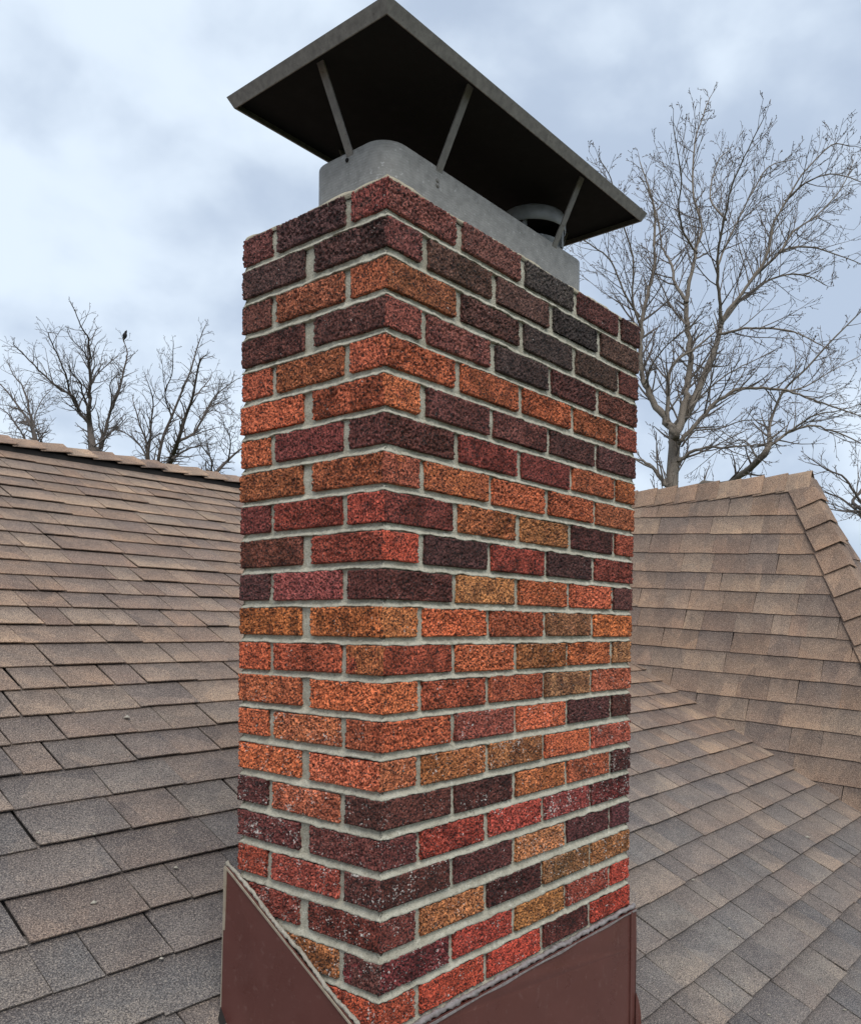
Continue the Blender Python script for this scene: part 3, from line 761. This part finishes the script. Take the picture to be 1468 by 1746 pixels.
strut((.242, CD-IN-.006, .128), (.250, CD-.018, .287), (1, 0, 0))
strut((.668, CD-IN-.006, .128), (.675, CD-.020, .287), (1, 0, 0))
for (px, py, pz, ax) in ((IN, .198, .131, 0), (.238, IN, .118, 1), (.238, IN, .108, 1)):
    a = np.linspace(0, 2*math.pi, 9)[:-1]; V = []
    for rr, dd in ((0.0045, 0.0), (0.004, 0.002), (0.0015, 0.003)):
        for q in a:
            V.append((px-dd, py+rr*math.cos(q), pz+rr*math.sin(q)) if ax == 0 else (px+rr*math.cos(q), py-dd, pz+rr*math.sin(q)))
    F = [(j*8+c, j*8+(c+1) % 8, (j+1)*8+(c+1) % 8, (j+1)*8+c) for j in range(2) for c in range(8)]+[tuple(range(16, 24))]
    kp(mesh_obj('screw', V, F, MUNDER if ax == 0 else MSTRUT))
# flue pipe and its rain band
FCX, FCY = 0.700, 0.178
def circ(r, z, n=40): return np.array([(FCX+r*math.cos(2*math.pi*i/n), FCY+r*math.sin(2*math.pi*i/n), z) for i in range(n)])
loft('flue_pipe', [circ(.068, .0), circ(.068, .172), circ(.070, .175), circ(.066, .175), circ(.066, .02)], MFLUE)
loft('flue_band', [circ(.081, .204), circ(.083, .206), circ(.083, .236), circ(.080, .241), circ(.072, .243), circ(.0, .244), ], MFLUE)
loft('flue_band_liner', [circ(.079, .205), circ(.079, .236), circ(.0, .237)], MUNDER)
for q in range(4):
    an = math.radians(20+90*q); px, py = FCX+.074*math.cos(an), FCY+.074*math.sin(an)
    v, f = box_mesh((px-.004, py-.004, .16), (px+.004, py+.004, .215)); kp(mesh_obj('flue_post', v, f, MFLUE))

# ------------------------------------------------------------------ bare trees
TREES = {
 'R': [
  [(9.196,3.742,-6.6,0.115), (9.225,3.764,-1.853,0.082), (9.283,3.808,0.046,0.078), (9.356,3.849,1.042,0.075), (9.439,3.881,1.345,0.072), (9.536,3.906,1.686,0.069), (9.629,3.941,1.902,0.066), (9.632,3.722,2.195,0.049), (10.073,3.713,2.75,0.042), (10.513,3.761,3.207,0.037), (10.951,3.855,3.694,0.032)],
  [(9.24,3.794,1.778,0.051), (9.211,3.902,2.009,0.044), (9.163,4.054,2.245,0.039), (9.151,4.173,2.517,0.035), (9.181,4.246,2.858,0.031), (9.256,4.272,3.303,0.027), (9.375,4.248,3.722,0.023), (9.506,4.211,4.147,0.02), (9.578,4.252,4.578,0.016), (9.652,4.294,5.015,0.013), (9.665,4.414,5.39,0.01), (9.678,4.536,5.738,0.006)],
  [(9.27,3.757,1.779,0.051), (9.459,3.746,2.099,0.044), (9.657,3.788,2.502,0.04), (9.865,3.852,2.956,0.036), (10.043,3.973,3.462,0.032), (10.243,4.085,3.885,0.028)],
  [(9.35,3.681,3.516,0.022), (9.415,3.867,3.803,0.018), (9.575,4.015,4.184,0.015), (9.723,4.213,4.487,0.012), (9.926,4.372,4.976,0.01), (10.097,4.593,5.453,0.007), (10.285,4.808,5.844,0.005)],
  [(9.35,3.681,3.516,0.025), (9.45,3.663,3.859,0.021), (9.568,3.652,4.214,0.018), (9.706,3.632,4.578,0.016), (9.728,3.766,5.046,0.013), (9.825,3.816,5.558,0.011), (9.948,3.839,5.949,0.009), (10.137,3.787,6.416,0.007), (10.289,3.784,6.656,0.005)],
  [(9.638,3.321,3.205,0.024), (9.487,3.279,3.401,0.02), (9.284,3.233,3.695,0.017), (9.09,3.142,3.967,0.014), (8.918,3,4.218,0.012), (8.742,2.845,4.477,0.009), (8.589,2.645,4.684,0.007), (8.458,2.407,4.925,0.005)],
  [(9.638,3.321,3.205,0.025), (9.719,3.211,3.455,0.021), (9.866,3.015,3.768,0.018), (9.992,2.843,4.143,0.016), (10.008,2.806,4.451,0.013), (10.121,2.647,4.823,0.011), (10.224,2.5,5.13,0.009), (10.444,2.208,5.501,0.007), (10.565,2.033,5.488,0.005)],
  [(9.658,3.298,3.253,0.021), (10.133,3.144,3.726,0.015), (10.752,2.939,4.103,0.011), (11.384,2.777,4.269,0.008), (11.992,2.684,4.304,0.005)],
  [(9.887,3.022,3.777,0.019), (10.217,2.764,4.2,0.014), (10.539,2.554,4.32,0.011), (10.878,2.342,4.317,0.008), (11.294,2.049,4.219,0.005)],
  [(10.125,2.733,4.16,0.016), (10.474,2.694,4.528,0.012), (11.006,2.543,4.913,0.009), (11.586,2.39,5.464,0.007), (12.094,2.366,6.05,0.005)],
  [(9.628,3.332,3.078,0.017), (9.595,3,3.061,0.013), (9.578,2.537,2.957,0.01), (9.418,2.195,2.752,0.007), (9.203,1.882,2.489,0.005)],
  [(9.31,3.707,1.684,0.028), (9.461,3.511,1.969,0.024), (9.61,3.314,2.221,0.021), (9.757,3.115,2.346,0.018), (9.943,2.866,2.361,0.016), (10.127,2.617,2.329,0.013), (10.31,2.367,2.219,0.011), (10.493,2.118,2.108,0.009), (10.674,1.869,1.998,0.006)],
  [(9.31,3.703,1.432,0.024), (9.261,3.42,1.545,0.016), (9.22,3.023,1.488,0.011), (9.172,2.585,1.469,0.006)],
  [(9.18,3.859,1.114,0.028), (9.106,4.014,1.341,0.019), (9.04,4.173,1.444,0.012), (8.918,4.41,1.516,0.006)],
  [(9.201,3.845,1.935,0.028), (9.242,3.872,2.485,0.022), (9.387,3.79,2.791,0.018), (9.589,3.645,2.942,0.013), (9.797,3.501,3.16,0.009)],
  [(9.43,3.591,4.149,0.014), (9.052,3.59,4.261,0.011), (8.654,3.475,4.376,0.009), (8.272,3.272,4.505,0.007), (7.793,3.145,4.804,0.005)],
  [(8.972,4.143,3.194,0.014), (8.794,4.158,3.458,0.012), (8.64,4.084,3.944,0.01), (8.374,4.117,4.342,0.008), (8.118,4.116,4.715,0.006), (7.856,4.103,4.803,0.005)],
  [(8.952,4.169,3.32,0.014), (8.713,4.256,3.581,0.011), (8.461,4.295,3.878,0.009), (8.157,4.366,3.973,0.007), (7.865,4.4,3.996,0.005)],
  [(9.668,3.303,4.594,0.014), (9.893,3.598,5.027,0.01), (10.402,3.714,5.773,0.007), (11.011,3.784,6.236,0.005)],
  [(9.609,3.368,3.962,0.014), (9.866,3.313,4.417,0.011), (10.234,3.198,5.039,0.009), (10.632,3.083,5.593,0.007), (11.096,2.907,5.835,0.005)],
  [(10.185,2.668,4.855,0.013), (10.081,2.335,4.955,0.009), (9.875,1.987,4.814,0.007), (9.61,1.643,4.505,0.005)],
  [(9.35,3.677,3.2,0.014), (9.468,3.939,3.517,0.01), (9.651,4.245,4.073,0.007), (9.86,4.575,4.498,0.005)],
  [(9.32,3.694,1.621,0.013), (9.221,3.47,1.761,0.01), (9.14,3.118,1.727,0.008), (8.999,2.79,1.742,0.006), (8.862,2.423,1.662,0.005)],
  [(9.389,3.614,2.128,0.013), (9.577,3.499,2.339,0.01), (9.867,3.291,2.624,0.008), (10.171,3.081,2.82,0.006), (10.445,2.92,2.989,0.005)],
  [(9.012,4.084,2.437,0.013), (8.797,3.844,2.621,0.009), (8.582,3.453,2.786,0.007), (8.327,3.037,2.826,0.005)],
 ],
 'R2': [
  [(10.583,4.751,-6.6,0.101), (10.676,4.388,0.513,0.072), (10.861,3.662,1.326,0.061), (10.625,3.296,1.46,0.054), (10.331,2.929,1.667,0.047), (11.464,3.308,2.228,0.025), (11.481,3.127,2.7,0.021), (11.582,2.82,3.02,0.017), (11.649,2.543,3.331,0.014), (11.77,2.19,3.701,0.01), (11.751,1.998,3.855,0.007)],
  [(11.535,3.346,1.925,0.029), (11.847,3.169,2.173,0.023), (12.227,2.969,2.326,0.018), (12.631,2.766,2.3,0.014), (13.126,2.469,2.162,0.011), (13.642,2.162,1.944,0.007)],
  [(11.716,3.126,2.143,0.02), (11.752,2.794,2.351,0.014), (11.724,2.452,2.364,0.009), (11.666,2.107,2.401,0.005)],
  [(11.671,3.19,2.752,0.018), (12.194,3.038,2.916,0.013), (12.848,2.874,3.264,0.009), (13.638,2.613,3.679,0.005)],
  [(11.444,3.455,1.726,0.016), (11.545,3.715,2.083,0.012), (11.616,4.12,1.999,0.008), (11.708,4.55,1.761,0.005)],
 ],
 'R3': [
  [(14.535,2.116,-6.6,0.084), (14.384,2.17,-1.306,0.06), (14.083,2.277,0.682,0.049), (13.699,2.376,1.045,0.04), (14.194,2.833,1.376,0.029), (14.623,2.815,1.635,0.02), (15.159,2.724,2.082,0.012)],
  [(14.157,2.482,1.101,0.028), (13.996,2.708,1.422,0.022), (13.89,2.874,1.746,0.017), (13.71,3.133,1.908,0.012), (13.581,3.33,2.071,0.008)],
  [(14.283,2.321,0.702,0.024), (13.98,2.854,1.353,0.017), (13.906,3.144,1.531,0.012), (13.947,3.313,1.593,0.008)],
 ],
 'L0': [
  [(7.014,16.351,-6.6,0.083), (6.875,16.186,-2.687,0.059), (6.597,15.857,2.082,0.051), (6.269,15.317,2.676,0.045), (6.817,16.815,3.34,0.026), (6.835,17.418,3.791,0.02), (6.866,18.074,4.232,0.014), (6.853,18.832,4.698,0.009)],
  [(6.735,16.435,3.061,0.026), (6.739,16.643,3.578,0.02), (6.727,16.932,4.078,0.015), (6.699,17.267,4.343,0.011), (6.709,17.578,4.67,0.007)],
  [(6.8,16.343,2.162,0.023), (6.758,16.911,3.025,0.017), (6.808,17.511,3.439,0.014), (6.871,18.166,3.805,0.01), (6.845,18.982,4.115,0.007)],
  [(6.833,16.312,2.89,0.016), (6.919,16.814,3.395,0.012), (7.237,17.211,3.915,0.009), (7.608,17.625,4.285,0.007)],
 ],
 'L1': [
  [(7.144,14.473,-6.6,0.137), (7.055,14.367,-3.216,0.098), (6.877,14.155,1.945,0.088), (6.631,13.812,2.247,0.082), (6.846,14.361,2.861,0.052), (6.685,14.116,3.175,0.039)],
  [(6.934,14.603,3.302,0.036), (6.868,14.413,3.645,0.028), (6.745,14.211,4.059,0.022), (6.61,13.983,4.387,0.016), (6.389,13.832,4.541,0.011), (6.174,13.651,4.742,0.007)],
  [(6.944,14.587,2.976,0.033), (6.728,14.622,3.262,0.026), (6.573,14.509,3.436,0.022), (6.311,14.494,3.533,0.018), (5.987,14.533,3.776,0.014), (5.664,14.552,4.036,0.01), (5.477,14.386,4.074,0.007)],
  [(6.801,14.768,3.284,0.023), (6.609,14.647,3.498,0.018), (6.406,14.433,3.796,0.015), (6.152,14.232,4.068,0.012), (5.891,14.001,4.287,0.009), (5.756,13.583,4.191,0.007)],
  [(6.934,14.603,3.302,0.023), (6.795,14.562,3.525,0.017), (6.688,14.417,3.701,0.013), (6.493,14.35,3.802,0.01), (6.352,14.194,3.957,0.007)],
  [(7.026,14.474,2.13,0.042), (7.085,14.463,2.497,0.035), (7.171,14.436,2.835,0.03), (7.26,14.414,3.275,0.025), (7.392,14.344,3.686,0.021), (7.506,14.304,4.233,0.016), (7.559,14.338,4.485,0.012), (7.55,14.452,4.721,0.008)],
  [(7.119,14.368,2.686,0.016), (6.79,13.537,2.658,0.011), (6.362,12.46,2.518,0.007)],
  [(6.955,14.583,3.694,0.016), (7.134,14.639,4.007,0.012), (7.352,14.726,4.241,0.009), (7.606,14.807,4.488,0.007)],
  [(7.191,14.286,3.241,0.015), (7.131,14.115,3.46,0.011), (7.006,13.949,3.661,0.009), (6.989,13.615,3.787,0.007)],
  [(6.945,14.602,4.183,0.015), (6.715,14.414,4.313,0.01), (6.387,14.207,4.404,0.007)],
 ],
 'L2': [
  [(8.765,15.042,-6.6,0.133), (8.888,15.279,-3.509,0.095), (9.134,15.754,2.061,0.083), (9.44,16.297,2.537,0.073), (8.863,15.382,2.652,0.036), (8.928,15.297,3.201,0.031), (9.039,15.152,3.641,0.025), (9.173,14.981,4.19,0.021), (9.283,14.836,4.628,0.016), (9.369,14.72,5.139,0.012), (9.455,14.603,5.539,0.007)],
  [(8.878,15.369,2.36,0.037), (8.721,15.548,2.704,0.028), (8.69,15.568,3.085,0.021), (8.589,15.671,3.519,0.015), (8.499,15.76,3.952,0.009)],
  [(8.739,15.545,2.724,0.028), (8.688,15.367,3.421,0.019), (8.599,15.158,3.913,0.013), (8.408,15.037,4.206,0.007)],
  [(8.728,15.559,2.724,0.022), (8.73,15.839,3.053,0.016), (8.663,16.287,3.361,0.011), (8.605,16.762,3.528,0.007)],
  [(9.051,15.172,3.646,0.017), (8.748,14.948,4.018,0.013), (8.563,14.399,4.305,0.01), (8.278,13.889,4.717,0.007)],
 ],
 'L3': [
  [(8.255,13.914,-6.6,0.112), (8.434,14.253,-3.355,0.08), (8.793,14.931,1.943,0.07), (9.307,15.67,2.698,0.062), (8.431,13.987,2.8,0.04), (8.374,13.606,3.278,0.031), (8.276,13.226,3.564,0.023), (8.16,12.833,4.119,0.016), (8.031,12.424,4.167,0.009)],
  [(8.578,14.158,2.882,0.031), (8.861,14.052,3.128,0.023), (9.153,14.011,3.67,0.017), (9.394,14.064,4.014,0.012), (9.807,13.931,4.408,0.007)],
  [(8.512,14.235,2.569,0.024), (8.856,14.283,2.807,0.017), (9.234,14.427,2.96,0.012), (9.667,14.57,3.09,0.007)],
  [(8.948,13.709,3.581,0.016), (8.68,12.974,3.511,0.011), (8.28,12.082,3.378,0.007)],
  [(8.752,13.954,3.786,0.016), (9.14,14.118,4.144,0.011), (9.536,14.459,4.475,0.007)],
 ],
 'L4': [
  [(10.389,16.715,-6.6,0.085), (10.428,16.562,-2.99,0.061), (10.507,16.257,2.283,0.052), (10.576,15.817,2.711,0.045), (11.058,15.966,3.144,0.028), (11.288,15.816,3.409,0.019), (11.551,15.638,3.638,0.01)],
  [(10.763,16.224,2.72,0.024), (10.53,15.89,3.051,0.018), (10.106,15.603,3.222,0.013), (9.703,15.201,3.366,0.008)],
  [(11.02,15.913,3.132,0.02), (10.688,15.387,3.491,0.013), (10.128,14.86,3.625,0.008)],
 ],
}
class Tubes:
    def __init__(s): s.v = []; s.f = []
    def tube(s, P, R, sides, cap_end=True):
        P = np.asarray(P, float); n_ = len(P)
        tg = np.gradient(P, axis=0); tg /= (np.linalg.norm(tg, axis=1)[:, None]+1e-9)
        ref = np.array([0.31, 0.77, 0.21]) if abs(tg[0][2]) > 0.8 else np.array([0.05, 0.08, 1.0])
        b0 = len(s.v)
        for i in range(n_):
            a = np.cross(tg[i], ref); a /= np.linalg.norm(a)+1e-9; b = np.cross(tg[i], a)
            for k in range(sides):
                an = 2*math.pi*k/sides; q = P[i]+(a*math.cos(an)+b*math.sin(an))*R[i]; s.v.append((q[0], q[1], q[2]))
        for i in range(n_-1):
            for k in range(sides):
                k2 = (k+1) % sides; s.f.append((b0+i*sides+k, b0+i*sides+k2, b0+(i+1)*sides+k2, b0+(i+1)*sides+k))
        if cap_end: s.f.append(tuple(b0+(n_-1)*sides+k for k in range(sides)))
    def bud(s, p, d, L_, r):
        d = np.asarray(d)/np.linalg.norm(d); a = np.cross(d, [0.2, 0.5, 0.8]); a /= np.linalg.norm(a); b = np.cross(d, a); b0 = len(s.v)
        for q in (p, p+d*L_*0.5+a*r, p+d*L_*0.5-a*r*.5+b*r*.87, p+d*L_*0.5-a*r*.5-b*r*.87, p+d*L_): s.v.append(tuple(q))
        s.f += [(b0,b0+2,b0+1),(b0,b0+3,b0+2),(b0,b0+1,b0+3),(b0+4,b0+1,b0+2),(b0+4,b0+2,b0+3),(b0+4,b0+3,b0+1)]
    def build(s, name, mat, parent, smooth=True):
        o = mesh_obj(name, s.v, s.f, mat, None, smooth); o.parent = parent; o.matrix_parent_inverse = Matrix.Translation(-Vector(parent.location)); return o

def smooth_path(pts, sub=4):
    P = np.array(pts, float); n_ = len(P); out_ = []
    for i in range(n_-1):
        p0, p1, p2, p3 = P[max(i-1, 0)], P[i], P[i+1], P[min(i+2, n_-1)]
        for k in range(sub):
            t = k/sub
            out_.append(0.5*((2*p1)+(-p0+p2)*t+(2*p0-5*p1+4*p2-p3)*t*t+(-p0+3*p1-3*p2+p3)*t**3))
    out_.append(P[-1]); return np.array(out_)

def rdir(d, ang):
    d = d/np.linalg.norm(d); r = np.array([random.gauss(0, 1) for _ in range(3)]); r -= d*(r@d); r /= np.linalg.norm(r)
    return d*math.cos(ang)+r*math.sin(ang)

def grow(T, buds, p, d, length, rad, level, minr, upb, curl):
    nseg = 5 if level == 1 else 4 if level == 2 else 3
    P = [p]; D = []
    for i in range(nseg):
        d = d+np.array([random.gauss(0, curl) for _ in range(3)])+np.array([0, 0, upb]); d = d/np.linalg.norm(d)
        D.append(d); P.append(P[-1]+d*length/nseg)
    R = [max(minr, rad*(1-0.75*i/nseg)) for i in range(nseg+1)]
    T.tube(P, R, 4 if level == 1 else 3, False)
    if level < 3:
        n_ = max(2, int(length/(0.15 if level == 1 else 0.10)))
        for k in range(n_):
            t = 0.15+0.85*(k+random.random())/n_; i = min(nseg-1, int(t*nseg)); q = P[i]+(P[i+1]-P[i])*(t*nseg-i)
            grow(T, buds, q, rdir(D[i], math.radians(random.uniform(24, 52))), length*random.uniform(0.28, 0.52)*(1.15-0.5*t), R[i]*0.62, level+1, minr, upb*0.7, curl*1.1)
    if buds is not None and level >= 2:
        for i in range(1, nseg+1):
            if random.random() < 0.6 or i == nseg:
                buds.bud(P[i], rdir(D[i-1], random.uniform(0.1, 0.9)), random.uniform(0.015, 0.028), random.uniform(0.004, 0.007))

def make_tree(key, name, label, bark, twig, minr, l1, spacing, upb, curl, budded, group='bare trees behind the roof', thin=1.0):
    limbs = TREES[key]
    base = Vector(limbs[0][0][:3]); root = tag(empty(name, base), label, 'tree', group)
    TW = Tubes(); BU = Tubes() if budded else None
    for li, Lm in enumerate(limbs):
        if li:      # root the limb inside the wood it springs from
            p0, p1 = np.array(Lm[0]), np.array(Lm[1]); dd = (p1-p0)[:3]/np.linalg.norm((p1-p0)[:3])
            Lm = [tuple(p0[:3]-dd*p0[3]*1.2)+(p0[3]*0.8,)]+list(Lm)
        A = smooth_path(Lm, 4); A[:, 3] = np.maximum(A[:, 3]*thin, minr*1.2)
        kn = np.array([[random.gauss(0, 1) for _ in range(3)] for _ in range(len(A))])*A[:, 3:4]*0.35
        if li: A[1:-1, :3] += kn[1:-1]
        t = Tubes(); t.tube(A[:, :3], A[:, 3], 9 if li == 0 else 7)
        t.build('trunk' if li == 0 else 'limb', bark, root)
        seg = np.linalg.norm(np.diff(A[:, :3], axis=0), axis=1); cum = np.concatenate([[0], np.cumsum(seg)]); total = cum[-1]
        s = 0.12*total if li else 0.62*total
        while s < total:
            i = min(len(seg)-1, int(np.searchsorted(cum, s)-1)); f = (s-cum[i])/seg[i]; q = A[i, :3]*(1-f)+A[i+1, :3]*f; d = (A[i+1, :3]-A[i, :3])/seg[i]
            tt = s/total; r = A[i, 3]
            grow(TW, BU, q, rdir(d, math.radians(random.uniform(25, 55))), l1*random.uniform(0.5, 1.2)*(1.05-0.68*tt), min(r*0.55, 0.018), 1, minr, upb, curl)
            s += spacing*random.uniform(0.5, 1.5)
        grow(TW, BU, A[-1, :3], d, l1*0.25, r*0.9, 1, minr, upb, curl)
    TW.build('crown', twig, root)
    if budded: tag(BU.build('buds', MBUD, root, False), kind='stuff')
    return root

make_tree('R', 'bare_tree', 'large grey-barked bare tree with budding twigs behind the wing ridge, right of the chimney', MBARK, MTWIG, 0.0025, 0.9, 0.11, 0.075, 0.065, True, thin=1.1)
make_tree('R2', 'bare_tree', 'leaning bare tree whose limb rises to the right behind the wing ridge', MBARK, MTWIG, 0.0029, 0.95, 0.14, 0.07, 0.07, True, thin=0.85)
make_tree('R3', 'bare_tree', 'bare tree at the right edge of the picture beyond the hip', MBARK2, MTWIG, 0.0034, 0.95, 0.16, 0.05, 0.08, True)
make_tree('L0', 'bare_tree', 'bare tree at the left edge behind the main ridge', MBARK2, MTWIG2, 0.0031, 0.85, 0.095, 0.03, 0.17, False, thin=1.0)
make_tree('L1', 'bare_tree', 'tallest dark bare tree left of the chimney, with the bird on its tip', MBARK2, MTWIG2, 0.0030, 0.85, 0.095, 0.03, 0.17, False, thin=1.0)
make_tree('L2', 'bare_tree', 'bare tree nearer the chimney with a long limb leaning right to its top', MBARK2, MTWIG2, 0.0032, 0.85, 0.095, 0.03, 0.17, False, thin=1.0)
make_tree('L3', 'bare_tree', 'bare tree forking right beside the left edge of the chimney', MBARK2, MTWIG2, 0.0031, 0.85, 0.095, 0.03, 0.17, False, thin=1.0)
make_tree('L4', 'bare_tree', 'low leaning bare limb of the tree just left of the chimney at the ridge', MBARK2, MTWIG2, 0.004, 1.0, 0.12, 0.03, 0.17, False)

# a few dry leaves caught in the twigs between the left trees
def leaf_cluster(c, n_, label):
    V = []; F = []
    for k in range(n_):
        q = np.array(c)+np.array([random.gauss(0, .07) for _ in range(3)]); d1 = rdir(np.array([0, 0, -1.0]), random.uniform(0, 1.3)); d2 = np.cross(d1, rdir(np.array([0, 1.0, 0]), 1)); d2 /= np.linalg.norm(d2)
        s_ = random.uniform(.035, .065); b0 = len(V)
        nn = np.cross(d1, d2)
        V += [q, q+d1*s_*.5+d2*s_*.4, q+d1*s_, q+d1*s_*.5-d2*s_*.4, q+d1*s_*.5+nn*.006]
        F += [(b0, b0+1, b0+4), (b0+1, b0+2, b0+4), (b0+2, b0+3, b0+4), (b0+3, b0, b0+4)]
    o = mesh_obj('dry_leaves', V, F, MLEAF); tag(o, label, 'leaves', kind=None); return o

# dark bird on the tip of the tall left tree
tip = np.array(TREES['L1'][5][-1][:3])
prof = [(-0.115, .004), (-0.09, .012), (-0.055, .022), (-0.02, .042), (0.03, .058), (0.075, .056), (0.105, .040), (0.122, .031), (0.140, .033), (0.158, .028), (0.170, .014), (0.186, .006), (0.196, .001)]
ax = np.array([0.12, -0.25, 0.96]); ax /= np.linalg.norm(ax); a_ = np.cross(ax, [1, 0, 0]); a_ /= np.linalg.norm(a_); b_ = np.cross(ax, a_)
V = []; F = []
for j, (h, r) in enumerate(prof):
    bend = (rv*0.5-f3*0.3)*max(0, h-0.14)*0.9
    for k in range(10):
        an = 2*math.pi*k/10; V.append(tip+(ax*(h+0.09)+bend+(a_*math.cos(an)*0.95+b_*math.sin(an))*r)*0.72)
for j in range(len(prof)-1):
    for k in range(10):
        k2 = (k+1) % 10; F.append((j*10+k, j*10+k2, (j+1)*10+k2, (j+1)*10+k))
tag(mesh_obj('bird', V, F, MBIRD, None, True), 'small dark bird perched on the top twig of the left tree', 'bird')

# crumbs of old mortar lying on the shingles
def crumb(xy, size, label):
    x, y_ = xy; z = roofz(y_)+0.012+size*0.2
    V = []; F = [(0,2,4),(2,1,4),(1,3,4),(3,0,4),(2,0,5),(1,2,5),(3,1,5),(0,3,5)]
    for d in ((1,0,0),(-1,0,0),(0,1,0),(0,-1,0),(0,0,.7),(0,0,-.6)):
        V.append((x+d[0]*size*random.uniform(.6, 1.2), y_+d[1]*size*random.uniform(.6, 1.2), z+d[2]*size*random.uniform(.5, 1)))
    tag(mesh_obj('mortar_crumb', V, F, MCAULK), label, 'mortar crumb', 'mortar crumbs on the shingles')
for xy, s_, lab in (((0.324, 1.408), .012, 'largest pale mortar crumb on the left shingles, farthest up the slope'),
        ((-0.008, 0.971), .007, 'small pale mortar crumb on the left shingles, midway down and nearest the chimney'),
        ((-0.125, 1.008), .007, 'small pale mortar crumb on the left shingles, midway down near the left edge'),
        ((-0.108, 0.776), .008, 'pale mortar crumb low on the left shingles, left of the flashing by a hand'),
        ((0.12, 0.816), .008, 'pale mortar crumb on the left shingles just beside the top of the flashing'),
        ((-0.053, 0.596), .007, 'lowest pale mortar crumb on the left shingles beside the brown flashing'),
        ((1.836, 0.229), .008, 'pale mortar crumb on the right shingles, a few courses out from the flashing'),
        ((1.706, 0.044), .007, 'upper of two close mortar crumbs on the right shingles near the flashing'),
        ((1.697, 0.010), .006, 'lower of two close mortar crumbs on the right shingles near the flashing'),
        ((2.914, 0.156), .012, 'largest pale mortar crumb on the right shingles, nearest the valley'),
        ((1.748, -0.31), .006, 'mortar crumb at the lower right corner of the shingles'),
        ((1.423, -0.187), .006, 'mortar crumb lowest on the right shingles below the flashing corner')):
    crumb(xy, s_, lab)
for k in range(6):
    crumb((0.98+random.uniform(0, .05), 0.02+random.uniform(-.03, .22)), random.uniform(.004, .009), 'pale mortar crumb in the scatter along the right edge of the flashing')
